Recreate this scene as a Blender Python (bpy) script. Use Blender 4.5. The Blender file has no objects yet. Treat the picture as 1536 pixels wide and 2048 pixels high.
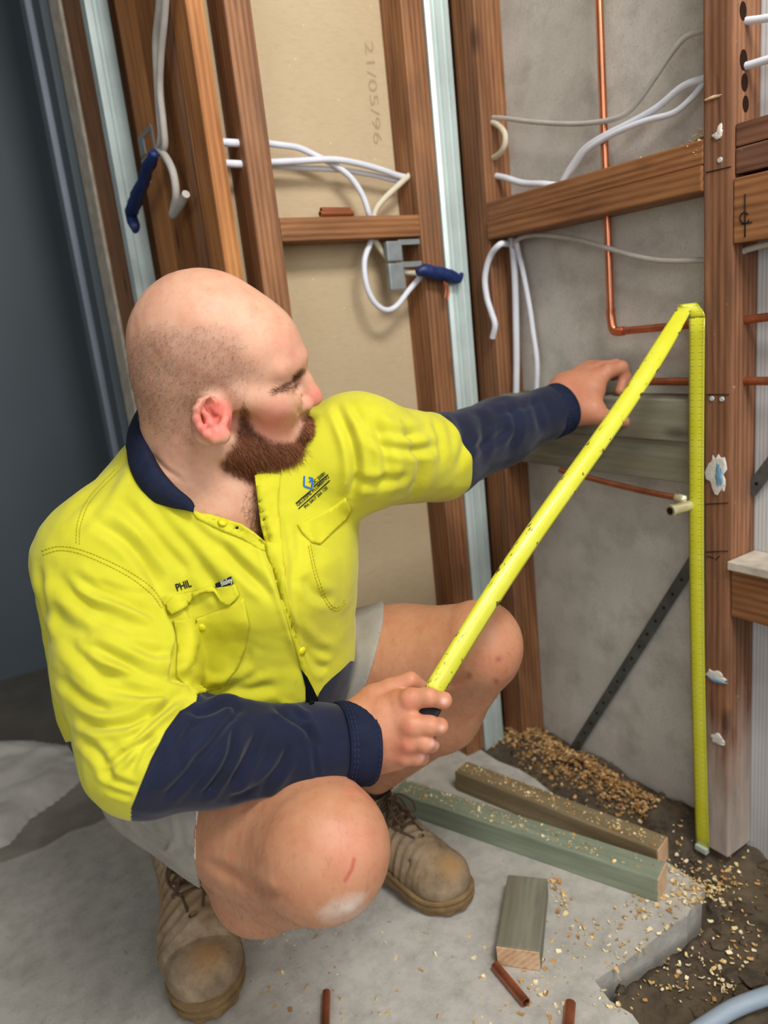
import bpy, bmesh, math, random
import numpy as np
from mathutils import Vector, Matrix, noise
from mathutils.bvhtree import BVHTree
random.seed(7); np.random.seed(7)
S = bpy.context.scene
C = S.collection

# ------------------------------------------------------------------ camera
F = 1502.0                       # focal length in pixels of the 1536 x 2048 frame
EYE = np.array([0.0, 0.0, 0.95])
R = np.array([[0.83268741, -0.2193388, 0.50845075],
              [-0.54349874, -0.1479224, 0.82627361],
              [-0.1060226, -0.96436998, -0.24238349]])   # columns: right, down, forward
cam_d = bpy.data.cameras.new('camera'); cam = bpy.data.objects.new('camera', cam_d); C.objects.link(cam)
cam.matrix_world = Matrix(((R[0,0], -R[0,1], -R[0,2], EYE[0]), (R[1,0], -R[1,1], -R[1,2], EYE[1]),
                           (R[2,0], -R[2,1], -R[2,2], EYE[2]), (0, 0, 0, 1)))
cam_d.sensor_fit = 'VERTICAL'; cam_d.sensor_height = 36.0; cam_d.sensor_width = 27.0
cam_d.lens = F / 2048 * 36.0
cam_d.clip_start = 0.02
cam_d.dof.use_dof = True; cam_d.dof.focus_distance = 0.92; cam_d.dof.aperture_fstop = 3.6
S.camera = cam

# ------------------------------------------------------------------ light
S.view_settings.view_transform = 'Standard'; S.view_settings.look = 'None'
S.view_settings.gamma = 1.0; S.view_settings.use_curve_mapping = False
S.view_settings.exposure = 0.28
w = bpy.data.worlds.new('overcast'); S.world = w; w.use_nodes = True
w.node_tree.nodes['Background'].inputs[0].default_value = (0.97, 0.98, 1.0, 1)
w.node_tree.nodes['Background'].inputs[1].default_value = 0.15

def area(name, loc, aim, sx, sy, power, col=(1, 1, 1)):
    l = bpy.data.lights.new(name, 'AREA'); l.shape = 'RECTANGLE'; l.size = sx; l.size_y = sy
    l.energy = power; l.color = col
    o = bpy.data.objects.new(name, l); C.objects.link(o); o.location = loc
    o.rotation_euler = (Vector(aim) - Vector(loc)).to_track_quat('-Z', 'Y').to_euler()
    return o
area('skylight', (0.48, -0.28, 2.33), (0.48, 0.78, 0.6), 0.75, 0.55, 36, (1.0, 0.985, 0.955))
area('window_light', (0.75, -1.75, 1.75), (0.5, 1.0, 0.6), 1.7, 1.4, 26, (1.0, 0.99, 0.975))
area('left_fill', (-1.7, -1.0, 1.5), (0.6, 1.0, 0.6), 1.2, 1.6, 17, (0.95, 0.98, 1.0))  # fill lamp added to brighten left-facing surfaces; no known opening there

# ------------------------------------------------------------------ rulers: a pixel of the photograph to a point of the place
def ray(px, py): return R @ np.array([(px - 768) / F, (py - 1024) / F, 1.0])
def at(px, py, z): return EYE + ray(px, py) * z                      # z = distance along the view axis
def on_x(px, py, x): r = ray(px, py); return EYE + r * (x / r[0])    # on the plane x = const (right wall)
def on_y(px, py, y): r = ray(px, py); return EYE + r * (y / r[1])    # on the plane y = const (left wall)
def on_z(px, py, z=0.0): r = ray(px, py); return EYE + r * ((z - EYE[2]) / r[2])
def to_cam(p): return (np.asarray(p) - EYE) @ R
def to_px(p):
    c = to_cam(p); return np.stack([c[..., 0] / c[..., 2] * F + 768, c[..., 1] / c[..., 2] * F + 1024], -1)

# ------------------------------------------------------------------ object helpers
def tag(o, label=None, cat=None, group=None, kind=None):
    if label: o['label'] = label
    if cat: o['category'] = cat
    if group: o['group'] = group
    if kind: o['kind'] = kind
    return o
def empty(name, loc=(0, 0, 0)):
    o = bpy.data.objects.new(name, None); C.objects.link(o); o.location = loc; o.empty_display_size = 0.05
    return o
def link(name, me, mat, parent=None, smooth=False):
    if mat is not None and len(me.materials) == 0: me.materials.append(mat)
    if smooth: me.polygons.foreach_set('use_smooth', [True] * len(me.polygons))
    o = bpy.data.objects.new(name, me); C.objects.link(o)
    if parent is not None:
        o.parent = parent; o.matrix_parent_inverse = Matrix.Translation(-Vector(parent.location)) if parent.type == 'EMPTY' else parent.matrix_basis.inverted()
    return o
def mesh(name, V, Fc): 
    me = bpy.data.meshes.new(name); me.from_pydata([tuple(v) for v in V], [], [tuple(f) for f in Fc]); me.update(); return me
def bm_obj(name, bm, mat, parent=None, smooth=False, matrix=None):
    bmesh.ops.recalc_face_normals(bm, faces=bm.faces)
    me = bpy.data.meshes.new(name); bm.to_mesh(me); bm.free()
    o = link(name, me, mat, None, smooth)
    if matrix is not None: o.matrix_world = matrix
    if parent is not None:
        o.parent = parent; o.matrix_parent_inverse = parent.matrix_basis.inverted()
    return o
def cr(pts, n=8):
    P = [np.asarray(p, float) for p in pts]; P = [2*P[0]-P[1]] + P + [2*P[-1]-P[-2]]; out = []
    for i in range(1, len(P) - 2):
        a, b, c, d = P[i-1], P[i], P[i+1], P[i+2]
        for k in range(n):
            t = k / n
            out.append(.5*((2*b)+(-a+c)*t+(2*a-5*b+4*c-d)*t*t+(-a+3*b-3*c+d)*t**3))
    out.append(P[-2]); return np.array(out)
def tube_data(pts, rad, seg=10, flat=1.0, up=None, n=6, caps=True, hollow=0.0):
    """tube along a smooth path; rad number or list; flat squashes the section along 'up'"""
    P = cr(pts, n) if n > 1 else np.array(pts, float)
    m = len(P); T = np.gradient(P, axis=0); T /= np.linalg.norm(T, axis=1)[:, None] + 1e-12
    rr = np.interp(np.linspace(0, 1, m), np.linspace(0, 1, len(rad)), rad) if hasattr(rad, '__len__') else np.full(m, rad)
    u = np.array(up if up is not None else (0, 0, 1.0), float)
    if abs(np.dot(u, T[0])) > .95: u = np.array((0, 1.0, .1))
    V = []; Fc = []
    for i in range(m):
        u = u - T[i] * np.dot(u, T[i]); u /= np.linalg.norm(u); v = np.cross(T[i], u)
        for k in range(seg):
            a = 2 * math.pi * k / seg
            V.append(P[i] + rr[i] * (math.cos(a) * v + math.sin(a) * u * flat))
    for i in range(m - 1):
        for k in range(seg):
            Fc.append((i*seg+k, i*seg+(k+1) % seg, (i+1)*seg+(k+1) % seg, (i+1)*seg+k))
    if caps:
        if hollow:
            deep = min(.03, .45*float(np.linalg.norm(np.diff(P, axis=0), axis=1).sum()))
            for e, i in ((0, 0), (1, m-1)):
                b = len(V); c = P[i]; d = T[i] * (deep if e == 0 else -deep)
                for k in range(seg): V.append(c + (V[i*seg+k] - c) * hollow)
                for k in range(seg): V.append(c + (V[i*seg+k] - c) * hollow + d)
                for k in range(seg):
                    k2 = (k+1) % seg
                    Fc.append((i*seg+k2, i*seg+k, b+k, b+k2)); Fc.append((b+k2, b+k, b+seg+k, b+seg+k2))
                Fc.append(tuple(b+seg+k for k in range(seg)))
        else:
            Fc.append(tuple(range(seg-1, -1, -1))); Fc.append(tuple((m-1)*seg+k for k in range(seg)))
    return V, Fc
def tube(name, pts, rad, mat, parent=None, **k):
    V, Fc = tube_data(pts, rad, **k); me = mesh(name, V, Fc)
    bm = bmesh.new(); bm.from_mesh(me); bmesh.ops.recalc_face_normals(bm, faces=bm.faces)
    for e in bm.edges:
        if len(e.link_faces) == 2 and e.calc_face_angle(0) > 1.0: e.smooth = False
    bm.to_mesh(me); bm.free()
    return link(name, me, mat, parent, True)
def tubes(name, lst, mat, parent=None, **k):
    V = []; Fc = []
    for pts, r in lst:
        a, b = tube_data(pts, r, **k); n0 = len(V); V += a; Fc += [tuple(i+n0 for i in f) for f in b]
    return link(name, mesh(name, V, Fc), mat, parent, True)
def box(name, lo, hi, mat, parent=None, bev=0.002, axis=None, jit=0.0):
    """axis aligned timber: mesh-local x runs along its length so the grain follows it"""
    lo = np.array(lo, float); hi = np.array(hi, float); c = (lo+hi)/2; s = hi-lo
    ax = int(np.argmax(s)) if axis is None else axis
    rot = [Matrix.Identity(3), Matrix(((0,-1,0),(1,0,0),(0,0,1))), Matrix(((0,0,1),(0,1,0),(-1,0,0)))][ax]
    rot = [rot, rot, Matrix(((0,0,-1),(0,1,0),(1,0,0)))][ax]
    dims = [(s[0],s[1],s[2]), (s[1],s[0],s[2]), (s[2],s[1],s[0])][ax]
    return obox(name, c, rot, dims, mat, parent, bev)
def obox(name, c, rot, dims, mat, parent=None, bev=0.002):
    bm = bmesh.new(); bmesh.ops.create_cube(bm, size=1.0)
    bmesh.ops.scale(bm, vec=dims, verts=bm.verts)
    if bev: bmesh.ops.bevel(bm, geom=list(bm.edges), offset=bev, segments=2, affect='EDGES', profile=.6)
    return bm_obj(name, bm, mat, parent, False, Matrix.Translation(Vector(c)) @ Matrix(rot).to_4x4())
def frame3(xdir, updir):
    x = Vector(xdir).normalized(); u = Vector(updir); y = u.cross(x).normalized(); z = x.cross(y)
    return Matrix((x, y, z)).transposed()

# ------------------------------------------------------------------ materials
def srgb(r, g, b):
    f = lambda c: (c/12.92 if c <= .04045 else ((c+.055)/1.055)**2.4)
    return (f(r/255), f(g/255), f(b/255), 1)
class NT:
    def __init__(s, name):
        s.m = bpy.data.materials.new(name); s.m.use_nodes = True; s.t = s.m.node_tree; s.t.nodes.clear()
        s.out = s.t.nodes.new('ShaderNodeOutputMaterial'); s.b = s.t.nodes.new('ShaderNodeBsdfPrincipled')
        s.t.links.new(s.b.outputs[0], s.out.inputs[0])
    def n(s, typ, **k):
        nd = s.t.nodes.new(typ)
        for a, v in k.items():
            if a in nd.inputs.keys() if hasattr(nd.inputs, 'keys') else False: s.put(nd, a, v)
            elif isinstance(a, str) and a.startswith('i_'): s.put(nd, int(a[2:]), v)
            else: setattr(nd, a, v)
        return nd
    def put(s, nd, i, v):
        if hasattr(v, 'links') or isinstance(v, bpy.types.NodeSocket): s.t.links.new(v, nd.inputs[i])
        else: nd.inputs[i].default_value = v
    def coord(s, kind='Object', scale=(1, 1, 1), rnd=False, loc=(0,0,0)):
        c = s.n('ShaderNodeTexCoord').outputs[kind]
        mp = s.n('ShaderNodeMapping'); s.put(mp, 0, c); mp.inputs['Scale'].default_value = scale; mp.inputs['Location'].default_value = loc
        v = mp.outputs[0]
        if rnd:
            oi = s.n('ShaderNodeObjectInfo'); ml = s.n('ShaderNodeMath', operation='MULTIPLY', i_0=oi.outputs['Random'], i_1=57.0)
            ad = s.n('ShaderNodeVectorMath', operation='ADD', i_0=v, i_1=ml.outputs[0]); v = ad.outputs[0]
        return v
    def noise(s, v, scale, detail=4, rough=.55, dist=0):
        nd = s.n('ShaderNodeTexNoise'); s.put(nd, 'Vector', v); nd.inputs['Scale'].default_value = scale
        nd.inputs['Detail'].default_value = detail; nd.inputs['Roughness'].default_value = rough; nd.inputs['Distortion'].default_value = dist
        return nd.outputs[0]
    def ramp(s, f, stops):
        nd = s.n('ShaderNodeValToRGB'); s.put(nd, 0, f); el = nd.color_ramp.elements
        while len(el) < len(stops): el.new(.5)
        for e, (p, c) in zip(el, stops): e.position = p; e.color = c if hasattr(c, '__len__') else (c, c, c, 1)
        return nd.outputs[0]
    def mix(s, f, a, b, mode='MIX'):
        nd = s.n('ShaderNodeMix', data_type='RGBA', blend_type=mode)
        s.put(nd, 0, f); s.put(nd, 6, a); s.put(nd, 7, b); return nd.outputs[2]
    def math(s, op, a, b=0.0):
        nd = s.n('ShaderNodeMath', operation=op); s.put(nd, 0, a); s.put(nd, 1, b); return nd.outputs[0]
    def bump(s, h, strength=.3, dist=.002, prev=None):
        nd = s.n('ShaderNodeBump'); nd.inputs['Strength'].default_value = strength; nd.inputs['Distance'].default_value = dist
        s.put(nd, 'Height', h)
        if prev is not None: s.put(nd, 'Normal', prev)
        s.put(s.b, 'Normal', nd.outputs[0]); return nd.outputs[0]
    def set(s, col=None, rough=None, metal=None, spec=None, sss=None):
        if col is not None: s.put(s.b, 'Base Color', col)
        if rough is not None: s.put(s.b, 'Roughness', rough)
        if metal is not None: s.put(s.b, 'Metallic', metal)
        if spec is not None: s.put(s.b, 'Specular IOR Level', spec)
        return s.m
def plain(name, col, rough=.6, metal=0., spec=.5, var=.12, scale=40, bump=.15, bscale=200):
    t = NT(name); v = t.coord('Object')
    nz = t.noise(v, scale, 4); d = tuple(c*(1-var) for c in col[:3])+(1,); l = tuple(min(1, c*(1+var)) for c in col[:3])+(1,)
    t.set(t.ramp(nz, [(.3, d), (.7, l)]), rough, metal, spec)
    if bump: t.bump(t.noise(v, bscale, 3), bump, .001)
    return t.m
def wood(name, dark, mid, light, rough=.62, stain=None, stain_amt=.5, dust=None, rings=1.0, low=None):
    t = NT(name); v = t.coord('Object', (3.0, 38, 38), rnd=True); v2 = t.coord('Object', (1.2, 6, 6), rnd=True)
    g = t.noise(v, 1.6, 6, .6, .6); g2 = t.noise(v2, 2.2, 4, .55, .8)
    wv = t.n('ShaderNodeTexWave', wave_type='RINGS', rings_direction='X'); t.put(wv, 'Vector', t.coord('Object', (.55, 26, 26), rnd=True, loc=(0, .6, .4)))
    wv.inputs['Scale'].default_value = 1.6; wv.inputs['Distortion'].default_value = 5; wv.inputs['Detail'].default_value = 3; wv.inputs['Detail Scale'].default_value = .7
    k = t.math('ADD', t.math('MULTIPLY', g, .80), t.math('MULTIPLY', wv.outputs[0], .20*rings))
    col = t.ramp(k, [(.25, dark), (.48, mid), (.75, light)])
    col = t.mix(t.ramp(g2, [(.35, 0.0), (.75, .55)]), col, dark, 'MULTIPLY')
    if stain is not None:
        s1 = t.noise(t.coord('Object', (2.2, 7, 7), rnd=True), 2.0, 5, .65, .3)
        col = t.mix(t.ramp(s1, [(.45, 0.0), (.7, stain_amt)]), col, stain)
    # knots
    vo = t.n('ShaderNodeTexVoronoi', feature='F1'); t.put(vo, 'Vector', t.coord('Object', (4.2, 11, 11), rnd=True)); vo.inputs['Scale'].default_value = 1.0
    kn = t.ramp(vo.outputs[0], [(.05, .75), (.14, 0.0)])
    col = t.mix(kn, col, tuple(c*.35 for c in dark[:3])+(1,))
    if dust is not None:
        d1 = t.noise(t.coord('Object', (60, 60, 60), rnd=True), 1.0, 5, .7)
        col = t.mix(t.ramp(d1, [(.66, 0.0), (.74, .8)]), col, dust)
    if low is not None:                                        # lime and dust risen from the floor: colour and height on the board
        sx = t.n('ShaderNodeSeparateXYZ'); t.put(sx, 0, t.coord('Object')); hx = t.math('ADD', sx.outputs[0], t.math('MULTIPLY', t.noise(t.coord('Object', (4, 20, 20)), 1.5, 5, .65), .45))
        col = t.mix(t.ramp(t.math('ADD', hx, 1.5), [(low[1]*.6, .9), (low[1], 0.0)]), col, low[0])
    t.set(col, rough, 0, .35); t.bump(t.math('ADD', g, t.math('MULTIPLY', kn, -.4)), .35, .0012)
    return t.m
# ------------------------------------------------------------------ setting
XF, XS = 1.008, 1.073            # right wall: room face of the studs, outer sheet
YF, YS = 1.200, 1.265            # left wall: room face of the studs, back of the plasterboard
XP = 0.478                       # passage wall
M = {}
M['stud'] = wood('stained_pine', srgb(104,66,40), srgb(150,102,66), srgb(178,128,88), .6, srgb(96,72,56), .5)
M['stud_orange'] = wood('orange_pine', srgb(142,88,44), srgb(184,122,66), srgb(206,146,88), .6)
M['stud_red'] = wood('red_stained_pine', srgb(88,54,38), srgb(126,84,62), srgb(148,104,80), .62, srgb(86,66,56), .7, srgb(190,170,150))
M['stud_worn'] = wood('worn_limed_pine', srgb(92,60,40), srgb(134,90,62), srgb(164,116,84), .66, srgb(88,70,60), .7, srgb(200,184,170), 1.0, (srgb(190,178,168), .84))
M['stud_dusty'] = wood('dusty_pine', srgb(96,66,52), srgb(134,100,84), srgb(160,128,110), .75, srgb(170,160,150), .7, srgb(205,200,190))
M['nog'] = wood('nogging_pine', srgb(106,66,38), srgb(152,102,62), srgb(180,128,84), .6, srgb(104,74,52), .4)
M['treated'] = wood('treated_pine', srgb(116,114,98), srgb(140,138,120), srgb(158,155,136), .75, srgb(124,114,92), .6, None, .25)
M['green'] = wood('green_treated_pine', srgb(134,144,124), srgb(154,164,142), srgb(172,180,160), .78, srgb(140,138,118), .5, None, .15)
M['brown_plank'] = wood('weathered_pine', srgb(124,106,74), srgb(152,134,100), srgb(172,154,118), .78, srgb(128,116,92), .6, None, .15)
M['endgrain'] = wood('end_grain', srgb(196,158,120), srgb(220,186,150), srgb(232,204,172), .8)

def m_concrete():
    t = NT('concrete_slab'); v = t.coord('Object')
    a = t.noise(v, 3.5, 6, .6); b = t.noise(v, 26, 6, .7); c = t.noise(v, 190, 3, .6)
    col = t.ramp(a, [(.3, srgb(176,172,163)), (.7, srgb(200,196,187))])
    col = t.mix(t.ramp(b, [(.42, 0.0), (.75, .55)]), col, srgb(124,121,113))
    col = t.mix(t.ramp(c, [(.60, 0.0), (.72, .45)]), col, srgb(206,202,194))
    col = t.mix(t.ramp(t.noise(v, 75, 4, .7), [(.64, 0.0), (.70, .6)]), col, srgb(98,92,84))
    t.set(col, .85, 0, .25); t.bump(t.math('ADD', b, c), .35, .002); return t.m
def m_sheet():
    t = NT('fibre_cement'); v = t.coord('Object')
    a = t.noise(v, 4.5, 5, .62); s = t.noise(t.coord('Object', (3, 30, 300)), 1.0, 3)
    col = t.ramp(a, [(.3, srgb(182,177,167)), (.7, srgb(210,205,196))])
    col = t.mix(t.ramp(t.noise(v, 11, 6, .7), [(.48, 0.0), (.75, .6)]), col, srgb(140,133,122))
    col = t.mix(t.ramp(t.noise(v, 260, 2), [(.55, 0.0), (.75, .35)]), col, srgb(104,98,92))
    t.set(col, .8, 0, .3); t.bump(t.math('ADD', s, t.noise(v, 240, 2)), .3, .0015); return t.m
def m_plasterboard():
    t = NT('plasterboard_paper'); v = t.coord('Object')
    a = t.noise(v, 2.5, 4); f = t.noise(t.coord('Object', (220, 220, 60)), 1, 3)
    col = t.ramp(a, [(.3, srgb(186,165,133)), (.7, srgb(198,178,146))])
    col = t.mix(t.ramp(f, [(.45, 0.0), (.7, .25)]), col, srgb(168,146,112))
    vo = t.n('ShaderNodeTexVoronoi'); t.put(vo, 'Vector', v); vo.inputs['Scale'].default_value = 26
    col = t.mix(t.ramp(vo.outputs[0], [(.035, .6), (.06, 0.0)]), col, srgb(222,206,176))
    t.set(col, .85, 0, .2); t.bump(f, .12, .001); return t.m
M['concrete'] = m_concrete(); M['sheet'] = m_sheet(); M['pboard'] = m_plasterboard()
def m_sarking():
    t = NT('woven_wrap'); v = t.coord('Object')
    br = t.n('ShaderNodeTexBrick'); t.put(br, 'Vector', t.coord('Object', (1,1,1)));
    a = t.n('ShaderNodeTexWave', bands_direction='Y'); t.put(a, 'Vector', v); a.inputs['Scale'].default_value = 52
    b = t.n('ShaderNodeTexWave', bands_direction='Z'); t.put(b, 'Vector', v); b.inputs['Scale'].default_value = 52
    h = t.math('MAXIMUM', a.outputs[0], b.outputs[0])
    col = t.ramp(h, [(.55, srgb(232,231,229)), (.95, srgb(176,176,175))]); col = t.mix(t.ramp(t.noise(v, 6, 4), [(.45, 0.0), (.8, .5)]), col, srgb(146,142,138))
    t.set(col, .7); t.bump(h, .2, .001); return t.m
M['sarking'] = m_sarking()
M['galv'] = plain('galvanised_steel', srgb(206,220,217), .40, .35, .5, .12, 9, .06, 60)
M['galv_dark'] = plain('dark_steel', srgb(92,94,92), .55, .5, .5, .3, 30, .2, 120)
M['darkpaint'] = plain('slate_blue_paint', srgb(76,86,93), .5, 0, .4, .06, 3, .05, 30)
M['jamb'] = plain('grey_metal_jamb', srgb(116,124,134), .45, .3, .5, .08, 10, .03, 60)
M['plaster_edge'] = plain('white_plaster_edge', srgb(186,176,160), .85, 0, .3, .22, 40, .5, 90)
M['darkfloor'] = plain('old_dark_floor', srgb(88,84,78), .8, 0, .3, .2, 9, .3, 60)
M['ceil'] = plain('ceiling_white', srgb(190,188,182), .9, 0, .2, .05, 5, 0)

def slab(name, poly, z0, z1, mat, kind='structure'):
    bm = bmesh.new(); vs = [bm.verts.new((x, y, z1)) for x, y in poly]; f = bm.faces.new(vs)
    ex = bmesh.ops.extrude_face_region(bm, geom=[f]); bmesh.ops.translate(bm, vec=(0, 0, z0-z1), verts=[g for g in ex['geom'] if isinstance(g, bmesh.types.BMVert)])
    return tag(bm_obj(name, bm, mat), kind=kind)
random.seed(3)
edge = [(.655, -1.6), (.655, .30)]
edge += [(.652+random.uniform(-.006,.006), .30+.033*i) for i in range(1, 10)]
edge += [(.66+.028*i+random.uniform(-.004,.004), .625+random.uniform(-.007,.007)) for i in range(0, 9)]
edge += [(.93+random.uniform(-.008,.008), .64+.05*i) for i in range(0, 12)]
floor = slab('floor', [(-2.6, -1.6)] + edge + [(.93, 1.262), (.60, 1.262), (.55, 1.56), (-2.6, 1.545)], -.12, 0, M['concrete'])
slab('floor', [(-2.6, 1.85), (.57, 1.85), (.6, 2.9), (-2.6, 2.9)], -.12, -.004, M['darkfloor'])
bm_ = [(-2.6+.05*i, 1.540+random.uniform(-.012, .008)) for i in range(63)]
M['carpet'] = plain('worn_floor_strip', srgb(142,136,126), .95, 0, .1, .18, 16, .5, 140)
slab('floor', bm_+[(.55, 1.55), (.57, 1.85), (-2.6, 1.85)], -.12, .003, M['carpet'])
def wallbox(name, lo, hi, mat): return tag(box(name, lo, hi, mat, None, 0), kind='structure')
wall_left = wallbox('wall_left', (.545, YS, -.02), (1.073, YS+.012, 2.4), M['pboard'])
wall_right = wallbox('wall_right', (XS, .66, -.10), (XS+.008, YS+.012, 2.4), M['sheet'])
wall_rn = wallbox('wall_near', (XS, -1.6, -.10), (XS+.008, .66, 2.4), M['sarking'])
wall_far = wallbox('wall_far', (-2.6, 2.52, -.02), (.62, 2.56, 2.4), M['darkpaint'])
wall_pass = wallbox('wall_passage', (.545, YS+.012, -.02), (.56, 2.52, 2.4), M['ceil'])
ceil = wallbox('ceiling', (-2.6, -1.6, 2.4), (1.09, 2.56, 2.45), M['ceil'])

def stud(parent, lo, hi, m='stud', name='stud', label=None, bev=.0025):
    o = box(name, lo, hi, M[m], parent, bev)
    if label: o['label'] = label
    return o
# right wall framing
RS = stud(wall_right, (XF, .651, .01), (XS, .694, 2.39), 'stud_worn', label='worn timber stud with plaster patches and pencil marks')
stud(wall_right, (XF, 1.150, .0), (XS, 1.212, 2.39), 'stud')
stud(wall_right, (XF, .694, 1.116), (XS-.004, 1.150, 1.149), 'nog', 'nogging')
stud(wall_right, (XF-.004, .694, 1.081), (XS-.004, 1.150, 1.1155), 'nog', 'nogging')
stud(wall_right, (XF-.004, .695, .722), (XS-.002, 1.150, .788), 'treated', 'timber_rail', 'grey green treated timber rail, upper of two')
stud(wall_right, (XF+.001, .695, .655), (XS-.002, 1.150, .7215), 'treated', 'timber_rail', 'grey green treated timber rail, lower of two')
# right of the worn stud, nearer the camera
stud(wall_rn, (XF+.006, .18, 1.128), (XS-.002, .650, 1.157), 'stud_red', 'nogging')
stud(wall_rn, (XF+.006, .18, 1.094), (XS-.002, .650, 1.127), 'stud_red', 'nogging')
stud(wall_rn, (XF+.002, .18, 1.005), (XS-.002, .650, 1.089), 'nog', 'nogging', 'brown nogging with a pencilled centre mark')
stud(wall_rn, (XF+.002, .18, .452), (XS-.002, .650, .530), 'nog', 'nogging', 'brown nogging spattered with white plaster')
o = box('ledge', (XF-.008, .18, .531), (XS-.002, .650, .545), M['plaster_edge'], wall_rn, .002)
# left wall framing
stud(wall_left, (.886, YF, .0), (.935, YS, 2.39), 'stud')
stud(wall_left, (.552, YF, .0), (.598, YS, 2.39), 'stud')
stud(wall_left, (.598, YF, 1.100), (.886, YS, 1.138), 'nog', 'nogging')
# galvanised channel filling the corner: web with two rolled ribs
bm = bmesh.new()
prof = [(.936,1.215),(.936,1.197),(.944,1.194),(.951,1.194),(.953,1.199),(.957,1.199),(.959,1.194),(.971,1.194),(.973,1.199),(.977,1.199),(.979,1.194),(.987,1.194),(.990,1.197),(.990,1.215)]
lo = [bm.verts.new((x, y, -.02)) for x, y in prof]; hi = [bm.verts.new((x, y, 2.39)) for x, y in prof]
for i in range(len(prof)-1): bm.faces.new((lo[i], lo[i+1], hi[i+1], hi[i]))
me = bpy.data.meshes.new('metal_stud'); bm.to_mesh(me); bm.free()
ms = link('metal_stud', me, M['galv'], wall_left); sm = ms.modifiers.new('s', 'SOLIDIFY'); sm.thickness = .0012
# passage wall framing, facing the dark passage on the left
def ypx(px, py=300, x=XP): return float(on_x(px, py, x)[1])
stud(wall_pass, (.490, YF, .0), (.519, YS, 2.39), 'stud_orange', label='bright orange corner stud')
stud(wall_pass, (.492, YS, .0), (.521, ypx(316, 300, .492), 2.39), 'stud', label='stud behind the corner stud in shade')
y0, y1, y2, y3, y4 = ypx(312), ypx(268), ypx(222), ypx(176), ypx(156)
stud(wall_pass, (XP+.014, y0-.10, .0), (.540, y1+.01, 2.39), 'stud_orange')
stud(wall_pass, (XP+.010, ypx(396,510), .98), (XP+.034, y1, 1.03), 'stud_red', 'nogging')
bm = bmesh.new()
ym = y2-.03; xa, xb = float(on_y(222, 300, ym)[0]), float(on_y(266, 300, ym)[0])
prof = [(xa,ym+.03),(xa,ym),(xa+.3*(xb-xa),ym),(xa+.36*(xb-xa),ym+.004),(xa+.5*(xb-xa),ym+.004),(xa+.56*(xb-xa),ym),(xb,ym),(xb,ym+.03)]
lo = [bm.verts.new((x, y, -.01)) for x, y in prof]; hi = [bm.verts.new((x, y, 2.39)) for x, y in prof]
for i in range(len(prof)-1): bm.faces.new((lo[i], lo[i+1], hi[i+1], hi[i]))
me = bpy.data.meshes.new('metal_stud'); bm.to_mesh(me); bm.free()
ms2 = link('metal_stud', me, M['galv'], wall_pass); sm = ms2.modifiers.new('s', 'SOLIDIFY'); sm.thickness = .0012
stud(wall_pass, (XP+.002, y2+.002, .0), (.54, y3, 2.39), 'stud')
tag(box('trim_1', (XP-.004, y3, -.01), (.54, y4, 2.39), M['plaster_edge'], None, .004), kind='structure')
y5 = ypx(149); y6 = ypx(129)
tag(box('door_1', (XP-.02, y4+.012, -.01), (.52, y5+.06, 2.39), M['darkpaint'], None, .003), 'door jamb', kind='structure')
tag(box('trim_2', (XP-.035, y5+.055, -.01), (.52, y6+.01, 2.39), M['jamb'], None, .006), kind='structure')
# ------------------------------------------------------------------ soft-body modelling: signed distance shapes meshed with surface nets
def K(px, py, z): return np.array([(px-768)/F*z, (py-1024)/F*z, z])       # a measured point in camera axes (right, down, forward), metres
def cam2w(V): return np.asarray(V) @ R.T + EYE
def unit(v): v = np.asarray(v, float); return v/np.linalg.norm(v)
class Cone:
    def __init__(s, a, b, ra, rb, k=.01, op=1): s.a=np.array(a,np.float32); s.b=np.array(b,np.float32); s.ra=ra; s.rb=rb; s.k=k; s.op=op
    def d(s, P):
        ab = s.b-s.a; L = max(float(ab@ab), 1e-10); q = P-s.a
        t = np.clip((q@ab)/L, 0, 1); q = q-t[..., None]*ab
        return np.sqrt(np.einsum('...i,...i', q, q)) - (s.ra+(s.rb-s.ra)*t)
class Ell:
    def __init__(s, c, r, M3=None, k=.01, op=1):
        s.c=np.array(c,np.float32); s.r=np.array(r,np.float32); s.M=np.array(M3 if M3 is not None else np.eye(3),np.float32); s.k=k; s.op=op   # rows of M = axes
    def d(s, P):
        q = (P-s.c)@s.M.T; q1 = q/s.r; q2 = q1/s.r
        k0 = np.sqrt(np.einsum('...i,...i', q1, q1)); k1 = np.sqrt(np.einsum('...i,...i', q2, q2))
        return k0*(k0-1)/(k1+1e-9)
class Fn:
    def __init__(s, fn, k=.004, op=-1): s.d=fn; s.k=k; s.op=op
class Rot:
    """a rounded box"""
    def __init__(s, c, h, M3, r, k=.01, op=1): s.c=np.array(c,np.float32); s.h=np.array(h,np.float32)-r; s.M=np.array(M3,np.float32); s.r=r; s.k=k; s.op=op
    def d(s, P):
        q = np.abs((P-s.c)@s.M.T)-s.h
        return np.sqrt((np.maximum(q,0)**2).sum(-1)) + np.minimum(q.max(-1), 0) - s.r
def comb(D, d, k, op):
    if op > 0:
        h = np.maximum(k-np.abs(D-d), 0)/k; return np.minimum(D, d)-h*h*k*.25
    h = np.maximum(k-np.abs(D+d), 0)/k; return np.maximum(D, -d)+h*h*k*.25
def sdf_all(prims, P):
    D = np.full(P.shape[:-1], 1.0, np.float32)
    for p in prims: D = comb(D, p.d(P), p.k, p.op)
    return D
def sdf_cull(prims, P, cen, rad):
    """P [n,m,3] in n clusters with centres cen and radius rad"""
    D = np.full(P.shape[:-1], 1.0, np.float32)
    for p in prims:
        i = np.nonzero(p.d(cen) < (2.3*rad+2.3*p.k+.004))[0]
        if len(i): D[i] = comb(D[i], p.d(P[i]), p.k, p.op)
    return D
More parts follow.
